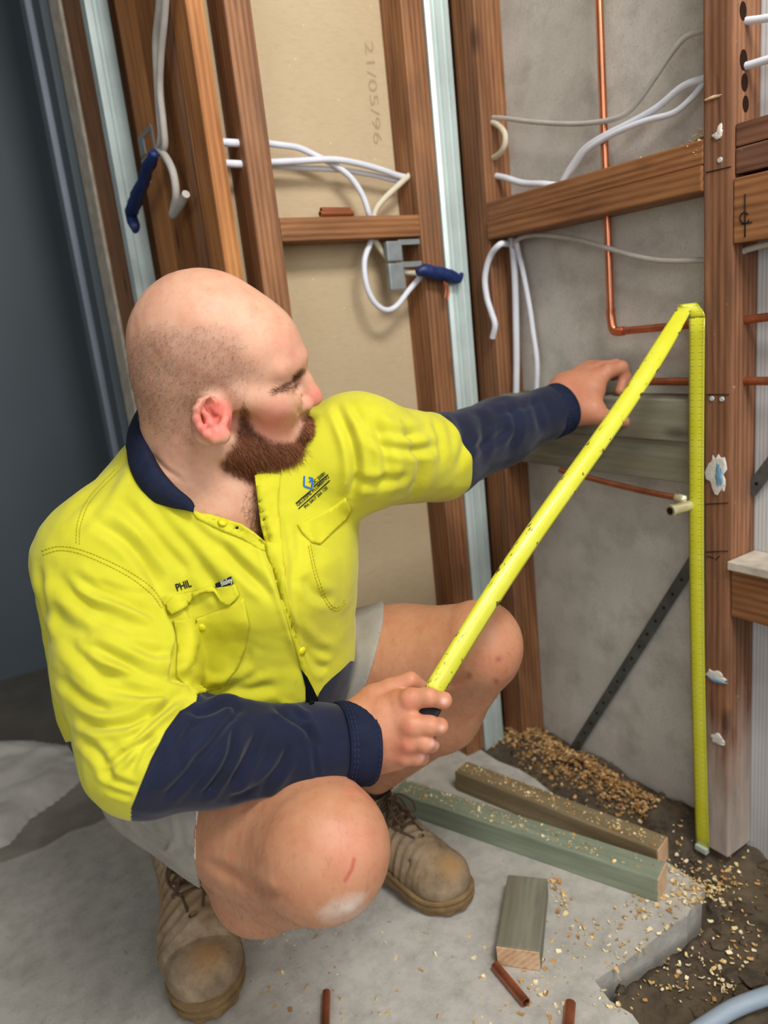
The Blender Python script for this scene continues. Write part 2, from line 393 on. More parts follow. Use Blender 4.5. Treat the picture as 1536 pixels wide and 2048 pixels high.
def polygonize(prims, lo, hi, h, B=8):
    lo = np.array(lo, np.float32); s0 = h*B*4
    n0 = np.ceil((np.array(hi)-lo)/s0).astype(int)
    g = np.stack(np.meshgrid(*[np.arange(n) for n in n0], indexing='ij'), -1).reshape(-1, 3)
    D = sdf_all(prims, (lo+(g+.5)*s0).astype(np.float32)); g = g[np.abs(D) < s0*.87*1.9+.02]
    o = np.stack(np.meshgrid(*[np.arange(4)]*3, indexing='ij'), -1).reshape(-1, 3)
    b = (g[:, None]*4+o[None]).reshape(-1, 3); s1 = h*B
    D = sdf_all(prims, (lo+(b+.5)*s1).astype(np.float32)); b = b[np.abs(D) < s1*.87*1.8+.010]
    rng = np.arange(B+1); go = np.stack(np.meshgrid(rng, rng, rng, indexing='ij'), -1).reshape(-1, 3)
    ci_all = []; pos_all = []; q_all = []
    for c0 in range(0, len(b), 1500):
        bb = b[c0:c0+1500]; cen = (lo+(bb+.5)*s1).astype(np.float32)
        P = (lo+(bb[:, None]*B+go[None])*h).astype(np.float32)
        D = sdf_cull(prims, P, cen, s1*.87).reshape(-1, B+1, B+1, B+1)
        ins = D < 0
        cor = {}
        for x in (0, 1):
            for y in (0, 1):
                for z in (0, 1): cor[x, y, z] = (slice(None), slice(x, B+x), slice(y, B+y), slice(z, B+z))
        cnt = sum(ins[c].astype(np.int8) for c in cor.values())
        act = (cnt > 0) & (cnt < 8)
        ib, ix, iy, iz = np.nonzero(act)
        if len(ib) == 0: continue
        acc = np.zeros((len(ib), 3)); num = np.zeros(len(ib))
        dv = {c: D[ib, ix+c[0], iy+c[1], iz+c[2]] for c in cor}
        for ax in range(3):
            for c in cor:
                if c[ax]: continue
                e = list(c); e[ax] = 1; e = tuple(e); d0 = dv[c]; d1 = dv[e]; m = (d0 < 0) != (d1 < 0)
                t = np.where(m, d0/(d0-d1+1e-20), 0)
                for a in range(3): acc[:, a] += np.where(m, c[a]+(t if a == ax else 0), 0)
                num += m
        ci = bb[ib]*B+np.stack([ix, iy, iz], -1)
        pos_all.append(lo+(ci+acc/num[:, None])*h); ci_all.append(ci)
        for ax in range(3):
            e = [0, 0, 0]; e[ax] = 1; d0 = dv[0, 0, 0]; d1 = dv[tuple(e)]; m = (d0 < 0) != (d1 < 0)
            q_all.append((ci[m], ax, (d0 < 0)[m]))
    ci = np.concatenate(ci_all); V = np.concatenate(pos_all)
    big = 4096; key = (ci[:, 0].astype(np.int64)*big+ci[:, 1])*big+ci[:, 2]; od = np.argsort(key); key = key[od]; V = V[od]; ci = ci[od]
    def find(c):
        kk = (c[:, 0].astype(np.int64)*big+c[:, 1])*big+c[:, 2]; i = np.searchsorted(key, kk); i = np.minimum(i, len(key)-1); return np.where(key[i] == kk, i, -1)
    Q = []
    for c, ax, neg in q_all:
        if len(c) == 0: continue
        b1 = np.zeros(3, int); b1[(ax+1) % 3] = 1; b2 = np.zeros(3, int); b2[(ax+2) % 3] = 1
        q = np.stack([find(c), find(c-b1), find(c-b1-b2), find(c-b2)], -1); ok = (q >= 0).all(1); q = q[ok]; ng = neg[ok]
        q[~ng] = q[~ng][:, ::-1]; Q.append(q)
    return V, np.concatenate(Q)
def vnormals(V, Q):
    n = np.cross(V[Q[:, 2]]-V[Q[:, 0]], V[Q[:, 3]]-V[Q[:, 1]]); N = np.zeros_like(V)
    for k in range(4):
        for a in range(3): N[:, a] += np.bincount(Q[:, k], n[:, a], len(V))
    return N/(np.linalg.norm(N, axis=1)[:, None]+1e-12)
def relax(V, Q, it=1, lam=.5):
    e = np.concatenate([Q[:, [0, 1]], Q[:, [1, 2]], Q[:, [2, 3]], Q[:, [3, 0]]]); 
    deg = np.bincount(e[:, 0], minlength=len(V))+np.bincount(e[:, 1], minlength=len(V))
    for _ in range(it):
        A = np.zeros_like(V)
        for a in range(3): A[:, a] = np.bincount(e[:, 0], V[e[:, 1], a], len(V))+np.bincount(e[:, 1], V[e[:, 0], a], len(V))
        V = V+lam*(A/np.maximum(deg, 1)[:, None]-V)
    return V
def sdf_points(prims, V, cell=.03):
    g = np.floor(V/cell).astype(np.int64); key = (g[:, 0]*4096+g[:, 1])*4096+g[:, 2]; od = np.argsort(key); ks = key[od]
    st = np.concatenate([[0], np.nonzero(np.diff(ks))[0]+1, [len(ks)]]); out = np.zeros(len(V), np.float32)
    cen = ((g[od[st[:-1]]]+.5)*cell).astype(np.float32); Vs = V[od].astype(np.float32); D = np.full(len(V), 1.0, np.float32)
    lab = np.repeat(np.arange(len(st)-1), np.diff(st))
    for p in prims:
        m = (p.d(cen) < 2.3*cell*.87+2*p.k+.004)[lab]
        if m.any(): D[m] = comb(D[m], p.d(Vs[m]), p.k, p.op)
    out[od] = D; return out
def solid(prims, lo, hi, h, smooth=2):
    V, Q = polygonize(prims, lo, hi, h)
    for _ in range(smooth):
        V = relax(V, Q, 1, .5); N = vnormals(V, Q); V = V - N*np.clip(sdf_points(prims, V), -h, h)[:, None]
    # the camera axes are a proper rotation of the world, so the winding is kept
    return V, Q
def qmesh(name, V, Q, xf=None):
    W = cam2w(V) if xf is None else xf(V); me = bpy.data.meshes.new(name); me.vertices.add(len(W)); me.vertices.foreach_set('co', W.astype(np.float32).ravel())
    me.loops.add(Q.size); me.polygons.add(len(Q)); me.loops.foreach_set('vertex_index', Q.astype(np.int32).ravel())
    me.polygons.foreach_set('loop_start', np.arange(0, Q.size, 4, dtype=np.int32)); me.polygons.foreach_set('loop_total', np.full(len(Q), 4, np.int32))
    me.update(calc_edges=True); me.polygons.foreach_set('use_smooth', [True]*len(Q)); return me
def vcol(me, name, col):
    a = me.color_attributes.new(name, 'FLOAT_COLOR', 'POINT'); c = np.ones((len(me.vertices), 4), np.float32); c[:, :col.shape[1]] = col; a.data.foreach_set('color', c.ravel())
def vfloat(me, name, val):
    a = me.attributes.new(name, 'FLOAT', 'POINT'); a.data.foreach_set('value', np.asarray(val, np.float32))
def pxs(V): return np.stack([V[:, 0]/V[:, 2]*F+768, V[:, 1]/V[:, 2]*F+1024], -1)
def seg_dist(P, poly, closed=False):
    """distance of 2-D or 3-D points to a polyline, and the position along it 0..1"""
    poly = np.asarray(poly, float); n = len(poly)-(0 if closed else 1); best = np.full(len(P), 1e9); pos = np.zeros(len(P))
    for i in range(n):
        a = poly[i]; b = poly[(i+1) % len(poly)]; ab = b-a; t = np.clip(((P-a)@ab)/(ab@ab+1e-12), 0, 1)
        q = P-a-t[:, None]*ab; d = np.sqrt((q*q).sum(1)); m = d < best; best[m] = d[m]; pos[m] = (i+t[m])/n
    return best, pos
def in_poly(P, poly):
    x, y = P[:, 0], P[:, 1]; c = np.zeros(len(P), bool); j = len(poly)-1
    for i in range(len(poly)):
        xi, yi = poly[i]; xj, yj = poly[j]
        c ^= ((yi > y) != (yj > y)) & (x < (xj-xi)*(y-yi)/((yj-yi) or 1e-9)+xi); j = i
    return c
def poly_sd(P, poly):
    """signed distance in pixels to a pixel polygon, negative inside"""
    d, _ = seg_dist(P, poly, True); return np.where(in_poly(P, poly), -d, d)
def wob(V, s, seed=0):
    """cheap smooth noise in -1..1"""
    r = np.random.RandomState(seed); o = np.zeros(len(V))
    for i in range(6):
        k = unit(r.randn(3))*s*(.6+.25*i); o += np.sin(V@k+r.rand()*6.28+1.3*np.sin(V@(unit(r.randn(3))*s*.7)+r.rand()*6.28))/(1+.3*i)
    return o/3.0
# ------------------------------------------------------------------ the person: skin
def boot_frame(toe, d, sc, pitch, sign):
    d = unit(np.array([d[0], d[1], 0.0])); y = np.cross([0, 0, 1], d)*sign; toe = np.array(toe, float)
    def xf(V):
        V = np.asarray(V, float); x = V[:, 0]-.245; z = V[:, 2]; t = np.clip((.015-x)/.06, 0, 1); a = math.radians(pitch)*t*t*(3-2*t)
        x2 = x*np.cos(a)+z*np.sin(a); z2 = -x*np.sin(a)+z*np.cos(a)
        return toe+((x2-.059)*sc)[:, None]*d+(V[:, 1]*sc)[:, None]*y+(z2*sc)[:, None]*np.array([0, 0, 1.0])
    return xf
xR = boot_frame((.180, .912, 0), (-.25, -.97), 1.10, 20, 1)
xL = boot_frame((.607, .848, 0), (.34, -.94), .95, 10, -1)
SR = to_cam(xR(np.array([[.058, 0, .11], [.058, 0, .16]]))); SL = to_cam(xL(np.array([[.058, 0, .11], [.058, 0, .16]])))
HO = K(463, 795, .90)                                   # mid point between the ears
rollH = math.radians(26)
Fh = unit([1.0, .02, .03])
Uh = np.array([-.03, -math.cos(rollH), -math.sin(rollH)]); Uh = unit(Uh-Fh*(Uh@Fh)); Sh = np.cross(Fh, Uh)
if Sh[2] > 0: Sh = -Sh                                   # Sh points to his right, towards the camera
HM = np.array([Fh, Uh, Sh])
def hd(f, u, s=0): return HO+(f*Fh+u*Uh+s*Sh)*.001
def HE(f, u, s, a, b, c, k, op=1): return Ell(hd(f, u, s), (a*.001, b*.001, c*.001), HM, k*.001, op)
def HC(p, q, ra, rb, k, op=1): return Cone(hd(*p), hd(*q), ra*.001, rb*.001, k*.001, op)

J = dict(neck=K(412,945,.945), shR=K(205,1125,.905), elR=K(285,1500,.80), wrR=K(745,1480,.885),
         shL=K(715,915,.985), elL=K(895,905,1.125), wrL=K(1125,815,1.255),
         hipR=K(340,1550,1.08), knR=K(642,1698,.815), anR=K(375,1775,1.13),
         hipL=K(600,1395,1.19), knL=K(950,1290,1.04), anL=K(765,1612,1.25))
# ear outline measured on the photograph, then given depth
def earp(x, y, z): return K(230+x/3.413, 530+y/3.413, z)
EZ = .822
helix = [(690,1000,.828),(672,940,.822),(630,912,.815),(585,935,.810),(556,990,.806),(556,1050,.806),(580,1105,.808),(622,1155,.812),(680,1192,.816),(730,1190,.822)]
anti = [(610,965,.815),(628,1020,.812),(650,1080,.813),(690,1130,.816),(725,1105,.820)]
def head_prims():
    L = [HE(-27,60,0, 88,88,76, 10), HE(26,52,0, 61,66,65, 18), HE(-60,22,0, 46,46,58, 25)]
    L += [HC((-40,10,0),(-44,-30,0),60,62,25)]
    # face: cheeks, upper jaw, lower jaw
    L += [HE(48,2,0, 40,58,52, 20), HC((4,-42,48),(72,-66,7),18,18,22), HC((4,-42,-48),(72,-66,-7),18,18,22), HC((86,-6,26),(76,-32,30),1.6,1.4,5,-1), HE(38,-50,0, 40,32,42, 20)]
    for s in (1, -1):
        L += [HE(58,6,33*s, 24,22,24, 16), HC((20,20,60*s),(55,10,46*s),14,14,16)]
        L += [HC((80,51,6*s),(63,47,44*s),9,9,12)]                         # brow ridge
        L += [HE(86,26,29*s, 15,11,18, 10, -1)]                            # socket
        L += [HE(66,25,32*s, 13.5,13,15, 5)]                               # lidded eye
        L += [HC((79,16,22*s),(67,13,42*s),2.2,1.5,4,-1)]                  # crease under the eye
        L += [HC((85,31,16*s),(77,32,42*s),1.6,1.2,3,-1)]                  # lid fold
    # nose
    L += [HC((80,36,0),(94,10,0),8,9,10), HE(96,2,0, 12,10,11, 8), HC((88,24,0),(98,4,0),7,8.5,8)]
    for s in (1, -1):
        L += [HE(87,-3,13*s, 11,9,8, 5), HE(93,-9,7*s, 6,3,4, 3, -1), HC((84,8,19*s),(76,-8,22*s),1.5,1.2,5,-1)]
    L += [HE(80,-34,0, 16,14,24, 10), HC((92,-38,-16),(92,-38,16),3.5,3.5,4)]  # mouth under the moustache
    # near ear
    L += [Ell(earp(660,1050,.828), (.022,.030,.010), np.array([unit([1,.12,.5]), unit([.1,1,-.1]), unit([-.45,0,1])]), .008)]
    L += [Ell(earp(672,1055,.818), (.0125,.019,.011), np.array([unit([1,.12,.5]), unit([.1,1,-.1]), unit([-.45,0,1])]), .005, -1)]
    hp = [earp(*p) for p in helix]
    for a, b in zip(hp[:-1], hp[1:]): L.append(Cone(a, b, .0042, .0042, .003))
    ap = [earp(*p) for p in anti]
    for a, b in zip(ap[:-1], ap[1:]): L.append(Cone(a, b, .0040, .0042, .004))
    L += [Cone(earp(735,1160,.822), earp(690,1165,.818), .0085, .007, .006), Cone(earp(752,1050,.826), earp(740,1085,.824), .0048, .0042, .004)]
    L += [Ell(earp(655,968,.814), (.006,.009,.007), None, .003, -1)]
    # far ear
    L += [HE(-6,4,-80, 18,30,8, 8)]
    return L
def finger(pts, r, k=.004):
    return [Cone(pts[i], pts[i+1], r[i], r[i+1], k if i else k*2.6) for i in range(len(pts)-1)]
def hk(x, y, z): return K(680+x/6.4, 1320+y/6.4, z)       # near hand, measured on an enlargement
handR_f = dict(
    index=([hk(740,570,.876), hk(900,500,.858), hk(1130,475,.852), hk(1320,520,.862), hk(1290,545,.885)], [.0130,.0125,.0108,.0092,.0085]),
    middle=([hk(740,780,.872), hk(920,830,.851), hk(1140,840,.849), hk(1275,850,.858), hk(1230,860,.882)], [.0130,.0130,.0112,.0095,.0088]),
    ring=([hk(720,980,.874), hk(890,1040,.856), hk(1080,1060,.850), hk(1165,1080,.866), hk(1100,1090,.886)], [.0125,.0122,.0104,.0090,.0082]),
    little=([hk(700,1150,.880), hk(850,1220,.866), hk(985,1240,.862), hk(1045,1245,.876), hk(990,1240,.892)], [.0115,.0110,.0092,.0080,.0072]),
    thumb=([hk(420,500,.900), hk(640,370,.893), hk(900,270,.890), hk(1040,345,.893)], [.0150,.0120,.0105,.0085]))
def hand_R():
    wr = J['wrR']; L = []
    a = hk(240,960,.886)
    L.append(Cone(K(690,1482,.880), hk(330,960,.884), .032, .035, .02))
    L += [Cone(hk(330,800,.884), hk(740,590,.870), .030, .0165, .015), Cone(hk(330,900,.882), hk(780,800,.866), .030, .018, .015),
          Cone(hk(330,1020,.884), hk(760,980,.870), .030, .0175, .015), Cone(hk(340,1120,.888), hk(730,1140,.876), .028, .016, .015),
          Cone(hk(360,1240,.90), hk(720,1230,.89), .022, .016, .015), Cone(hk(330,780,.895), hk(470,520,.898), .026, .018, .015)]
    for n in ('thumb','little','ring','middle','index'):
        p, r = handR_f[n]; L += finger(p, r)
    return L
def lk(x, y, z): return K(1080+x/6.144, 690+y/6.144, z)    # far hand
handL_f = dict(
    thumb=([lk(480,820,1.262), lk(700,860,1.254), lk(880,900,1.254), lk(1060,935,1.254)], [.019,.015,.012,.0105]),
    index=([lk(640,480,1.270), lk(830,330,1.270), lk(1000,275,1.276), lk(1045,400,1.282), lk(985,560,1.280)], [.014,.0125,.0112,.0100,.0088]),
    middle=([lk(600,400,1.284), lk(760,290,1.287), lk(930,255,1.292), lk(990,370,1.300)], [.014,.0125,.0110,.0095]),
    ring=([lk(560,350,1.298), lk(700,275,1.303), lk(840,265,1.309), lk(900,380,1.312)], [.0135,.012,.0105,.009]),
    little=([lk(480,340,1.309), lk(590,270,1.314), lk(700,260,1.320), lk(740,360,1.323)], [.012,.0105,.0095,.008]))
def hand_L():
    L = [Cone(K(1060,832,1.215), lk(300,660,1.268), .029, .033, .02)]
    L += [Cone(lk(330,760,1.265), lk(640,560,1.268), .030, .022, .015), Cone(lk(330,640,1.273), lk(640,450,1.278), .030, .018, .015),
          Cone(lk(330,560,1.281), lk(580,400,1.290), .028, .016, .015), Cone(lk(330,520,1.290), lk(520,370,1.303), .025, .016, .015),
          Cone(lk(360,800,1.262), lk(640,800,1.256), .028, .022, .015)]
    for n in ('little','ring','middle','thumb','index'):
        p, r = handL_f[n]; L += finger(p, r)
    return L
def limb_prims():
    L = []
    # neck into the shoulders and chest
    L += [Cone(hd(-38,-10,0), K(408,962,.950), .060, .066, .03), Cone(K(408,970,.955), J['shR'], .044, .048, .04), Cone(K(420,965,.96), J['shL'], .050, .050, .05)]
    L += [Cone(K(490,1020,.962), K(520,1150,.985), .062, .080, .05), Cone(K(350,1060,.965), K(420,1330,1.05), .098, .105, .05), Cone(K(560,1050,1.03), K(560,1310,1.07), .080, .088, .05)]
    L += [Ell(K(510,1330,1.04), (.10,.11,.11), None, .05), Ell(K(440,1490,1.13), (.13,.12,.12), None, .06)]
    # arms
    L += [Cone(J['shR'], J['elR'], .052, .040, .03), Cone(J['elR'], K(690,1482,.880), .042, .031, .02)]
    L += [Cone(J['shL'], J['elL'], .050, .040, .03), Cone(J['elL'], K(1060,832,1.215), .042, .029, .02)]
    # legs: left (far) leg
    L += [Cone(K(560,1400,1.19), K(800,1335,1.115), .098, .088, .04), Cone(K(800,1335,1.115), J['knL'], .088, .060, .03)]
    L += [Ell(K(972,1288,1.020), (.042,.050,.040), None, .03), Cone(K(955,1310,1.06), K(880,1420,1.13), .055, .056, .02), Cone(K(880,1420,1.13), SL[1], .056, .038, .03), Cone(SL[1], SL[0], .036, .034, .02)]
    # right (near) leg
    L += [Cone(J['hipR'], K(530,1650,.915), .086, .081, .04), Cone(K(530,1650,.915), J['knR'], .081, .069, .04)]
    L += [Ell(K(652,1704,.806), (.048,.054,.046), np.array([unit([1,.4,0]), unit([-.4,1,0]), [0,0,1.]]), .05)]
    L += [Cone(K(630,1748,.845), K(520,1768,.95), .052, .054, .014), Cone(K(520,1768,.95), SR[1], .054, .038, .03), Cone(SR[1], SR[0], .036, .034, .02)]
    return L
BODY = limb_prims() + head_prims() + hand_L() + hand_R()
# ------------------------------------------------------------------ the person: clothing shapes
def near_cut(c, ax, reach=.085):
    """removes what lies beyond a plane through c, only close to c: a clean open end"""
    c = np.array(c, np.float32); ax = np.array(unit(ax), np.float32)
    def d(P):
        q = P-c; return np.maximum(-(q@ax), np.sqrt(np.einsum('...i,...i', q, q))-reach)
    return Fn(d, .002, -1)
VNECK = [(385,1020),(305,935),(285,860),(330,800),(530,860),(512,950),(522,1015),(549,1094),(500,1068),(440,1044)]
def hole(c, ax, r, deep, reach=.09):
    c = np.array(c, np.float32); ax = np.array(unit(ax), np.float32)
    def d(P):
        q = P-c; t = q@ax; rad = np.sqrt(np.maximum(np.einsum('...i,...i', q, q)-t*t, 0)); return np.maximum(np.maximum(rad-r, -deep-t), t-reach)
    return Fn(d, .002, -1)
def vneck(P):
    sh = P.shape[:-1]; q = P.reshape(-1, 3); p = pxs(q); d = poly_sd(p, VNECK)*q[:, 2]/F
    return np.maximum(d, q[:, 2]-1.0).reshape(sh)
cuffR = K(737,1484,.884); axR = unit(cuffR-K(560,1498,.845))
cuffL = K(1122,817,1.254); axL = unit(cuffL-K(1000,866,1.185))
def shirt_prims():
    L = []
    L += [Cone(K(338,966,.995), K(226,1128,.975), .072, .062, .05), Cone(K(180,1172,1.0), K(225,1400,1.07), .068, .075, .04)]       # back
    L += [Cone(K(395,985,.95), K(215,1125,.905), .066, .076, .04), Cone(K(440,985,.965), K(715,905,.985), .066, .072, .04)]      # yoke
    L += [Cone(K(480,1035,.950), K(520,1160,.955), .078, .105, .05), Ell(K(610,1130,1.0),(.06,.09,.07),None,.05)]
    L += [Cone(K(345,1080,.965), K(420,1330,1.04), .105, .118, .05), Cone(K(563,1045,1.02), K(557,1290,1.05), .092, .086, .05)]
    L += [Ell(K(525,1320,1.025), (.120,.125,.130), None, .05), Ell(K(385,1500,1.12), (.155,.115,.13), None, .06), Cone(K(565,1350,1.06), K(600,1400,1.08), .08, .065, .03)]
    L += [Cone(K(215,1125,.905), K(250,1330,.855), .076, .074, .035), Cone(K(250,1330,.855), K(290,1500,.805), .074, .066, .02)]    # near sleeve
    L += [Cone(K(290,1502,.805), K(420,1503,.825), .064, .056, .02), Cone(K(420,1503,.825), K(620,1497,.862), .056, .048, .02), Cone(K(620,1497,.862), cuffR+.03*axR, .046, .045, .015)]
    L += [Cone(K(715,905,.985), K(872,918,1.105), .072, .063, .03), Cone(K(880,912,1.112), K(1000,866,1.185), .060, .052, .02), Cone(K(1000,866,1.185), K(1090,828,1.235), .051, .040, .02), Cone(K(1085,830,1.232), cuffL+.03*axL, .040, .040, .012)]
    L += [near_cut(cuffR, axR, .075), Cone(cuffR-.02*axR, cuffR+.05*axR, .0375, .0375, .002, -1)]
    L += [near_cut(cuffL, axL, .07), Cone(cuffL-.02*axL, cuffL+.05*axL, .033, .033, .002, -1)]
    L += [Cone(hd(-40,10,0), K(405,968,.952), .066, .073, .006, -1), Fn(vneck, .003, -1)]
    return L
SHIRT = shirt_prims()
hemR = K(400,1665,.93); ahR = unit(K(520,1650,.93)-K(340,1550,1.08)); ahR = unit([.985,-.02,.22])
hemL = K(728,1330,1.10); ahL = unit([.95,.32,.12])
def shorts_prims():
    L = [Ell(K(420,1500,1.13), (.150,.120,.130), None, .03), Cone(K(340,1543,1.08), K(480,1622,.95), .100, .096, .03), Cone(K(560,1400,1.19), K(790,1335,1.12), .108, .100, .04)]
    L += [near_cut(hemR, ahR, .16), near_cut(hemL, ahL, .16)]
    L += [hole(K(402,1574,1.03), ahR, .090, .012), hole(K(725,1356,1.137), ahL, .0955, .012)]
    return L
SHORTS = shorts_prims()
# ------------------------------------------------------------------ the person: meshes, colours, details
import time; T0 = time.time()
LO = np.array([-.47, -.36, .60]); HI = (.52, .64, 1.50)
person = empty('person', (.33, .98, 0))
tag(person, 'bald bearded man in yellow and navy work shirt squatting with a tape measure', 'person')

# ---- skin
def m_skin():
    t = NT('skin'); a = t.n('ShaderNodeAttribute', attribute_name='col').outputs[0]; v = t.coord('Object')
    n1 = t.noise(v, 38, 5, .6); n2 = t.noise(v, 520, 3, .6); n3 = t.noise(v, 150, 4, .6)
    c = t.mix(t.ramp(n1, [(.42, 0.0), (.72, .35)]), a, t.mix(1.0, a, srgb(232,176,160), 'MULTIPLY'))
    c = t.mix(t.ramp(n3, [(.56, 0.0), (.72, .22)]), c, t.mix(1.0, a, srgb(214,158,128), 'MULTIPLY'))
    t.put(t.b, 'Subsurface Weight', .12); t.b.inputs['Subsurface Radius'].default_value = (1, .35, .2); t.b.inputs['Subsurface Scale'].default_value = .006
    t.set(c, .50, 0, .38); t.bump(t.math('ADD', n2, t.math('MULTIPLY', n3, .6)), .22, .0007); return t.m
bV, bQ = solid(BODY, LO, HI, .0019)
bN = vnormals(bV, bQ); bP = pxs(bV); dsp = .0004*wob(bV, 220, 51)
for pl, wpx, amp, zmax in [([(405,1722),(470,1752),(520,1780),(560,1800)], 10, 5.0, 1.2), ([(885,1372),(915,1362),(945,1348)], 7, 3.5, 1.3),
    ([(735,1400),(742,1440),(740,1500)], 10, 1.0, .95), ([(596,812),(600,840),(596,866)], 4, 1.6, 1.0), ([(300,905),(330,938),(370,965)], 5, 1.6, 1.0)]:
    pc = cr([np.array([x, y, 0.0]) for x, y in pl], 5)[:, :2]; m = np.nonzero((np.abs(bP-pc.mean(0)) < 160).all(1) & (bV[:, 2] < zmax) & (bN[:, 2] < 0))[0]
    d, pos = seg_dist(bP[m], pc); dsp[m] += np.clip(np.sin(np.pi*np.clip(pos, .02, .98))*1.8, 0, 1)*amp*.001*(-np.exp(-(d/wpx)**2)+.35*np.exp(-((d-2.2*wpx)/(1.3*wpx))**2))
bV = bV+bN*dsp[:, None]
bP = pxs(bV); bN = vnormals(bV, bQ)
loc = (bV-HO)@HM.T*1000                                    # head frame: forward, up, right (mm)
mir = HO+np.stack([loc[:, 0], loc[:, 1], np.abs(loc[:, 2])], -1)*.001@HM
hP = pxs(mir)                                              # far side of the head mirrored on the near side
ishead = (np.linalg.norm(loc-np.array([0, 25, 0]), axis=1) < 150) & (loc[:, 1] > -120)
def soft(d, a, b): return np.clip((b-d)/(b-a), 0, 1)       # 1 below a, 0 beyond b
BEARD = [(486,800),(500,838),(512,862),(536,876),(566,884),(589,881),(600,858),(604,836),(614,820),(640,826),(648,850),(652,905),(634,945),(578,965),(505,968),(462,950),(440,930),(455,905),(472,880),(474,840)]
STUB = [(262,690),(285,655),(330,652),(385,648),(440,655),(478,668),(496,700),(512,722),(520,742),(500,760),(492,790),(486,806),(470,800),(440,790),(418,800),(398,830),(392,870),(380,885),(330,880),(282,840),(240,760)]
d_be = poly_sd(hP, BEARD); d_st = poly_sd(hP, STUB)
base = np.tile(np.array(srgb(208,160,132)[:3]), (len(bV), 1))
def paint(mask, col, amt=1.0):
    global base
    m = np.clip(mask*amt, 0, 1)[:, None]; base = base*(1-m)+np.array(srgb(*col)[:3])*m
wb = wob(bV, 130, 3)
arms = (bP[:, 0] > 690) & (bP[:, 1] > 1320) & (bP[:, 1] < 1590) & (bV[:, 2] < .96)
handl = (bP[:, 0] > 1090) & (bP[:, 1] < 900)
legs = (bP[:, 1] > 1180) & (~arms) & (bP[:, 0] > 340)
paint(legs.astype(float), (190,136,102)); paint(arms.astype(float), (200,138,106)); paint(handl.astype(float), (190,130,100))
def blob(px, py, r, col, amt, zmax=9.0):
    d = np.hypot(bP[:, 0]-px, bP[:, 1]-py); paint(np.exp(-(d/r)**2)*(bV[:, 2] < zmax), col, amt)
hh = ishead.astype(float)
paint(hh*soft(np.hypot(hP[:, 0]-545, hP[:, 1]-845), 8, 62), (216,124,112), .72)
paint(hh*soft(np.hypot(hP[:, 0]-632, hP[:, 1]-792), 6, 34), (216,126,112), .75)
paint(hh*soft(np.hypot(hP[:, 0]-590, hP[:, 1]-700), 20, 70), (222,160,138), .5)
paint(hh*soft(np.hypot(hP[:, 0]-427, hP[:, 1]-838), 34, 52)*(loc[:, 2] > 40), (224,118,108), .8)
for k in ((875,545),(870,900),(860,1080),(830,1200)): blob(680+k[0]/6.4, 1320+k[1]/6.4, 12, (212,128,104), .6, .93)
for (x, y) in ((1330,525),(1300,870),(1195,1075),(1055,1245)): blob(680+x/6.4, 1320+y/6.4, 6.5, (236,190,178), .9, .93)
blob(700, 1690, 60, (214,146,122), .6, 1.0); blob(985, 1320, 40, (196,126,98), .5)
dk, _ = seg_dist(bP, [(708,1718),(704,1738),(690,1762)]); paint(np.exp(-(dk/4.0)**2)*(bV[:, 2] < .9), (176,76,66), .8)
for q in ((997,1318),(992,1362)): blob(q[0], q[1], 6, (150,70,56), .7)
d = np.hypot((bP[:, 0]-694)*.8-(bP[:, 1]-1812)*-.5, (bP[:, 1]-1812)*1.1); paint(soft(d+wb*10, 6, 44)*(bV[:, 2] < .9), (226,216,204), .85)
st = soft(d_st+wob(bV, 260, 5)*7, -26, 12)*hh*(loc[:, 2] > -200)
paint(st*(.75+.25*wob(bV, 420, 8)), (146,114,96), .55)
be = soft(d_be+wob(bV, 300, 6)*5, -10, 5)*hh
paint(be, (92,52,32), .85)
dl, _ = seg_dist(hP, [(562,784),(574,779),(586,774),(597,767)]); paint(np.exp(-(dl/2.6)**2)*hh, (96,62,50), .7)
db, _ = seg_dist(hP, [(553,783),(575,771),(592,758),(606,742)]); paint(np.exp(-(db/5.5)**2)*hh, (104,72,54), .75)
dc, _ = seg_dist(bP, [(525,990),(528,1035),(530,1085)]); paint(np.exp(-(dc/26)**2)*(bV[:, 2] < 1.0)*(bP[:, 1] > 960)*(bP[:, 1] < 1100), (150,104,82), .35)
me = qmesh('body', bV, bQ); vcol(me, 'col', base); body = link('body', me, m_skin(), person, True)
print('skin', len(bV), round(time.time()-T0, 1))

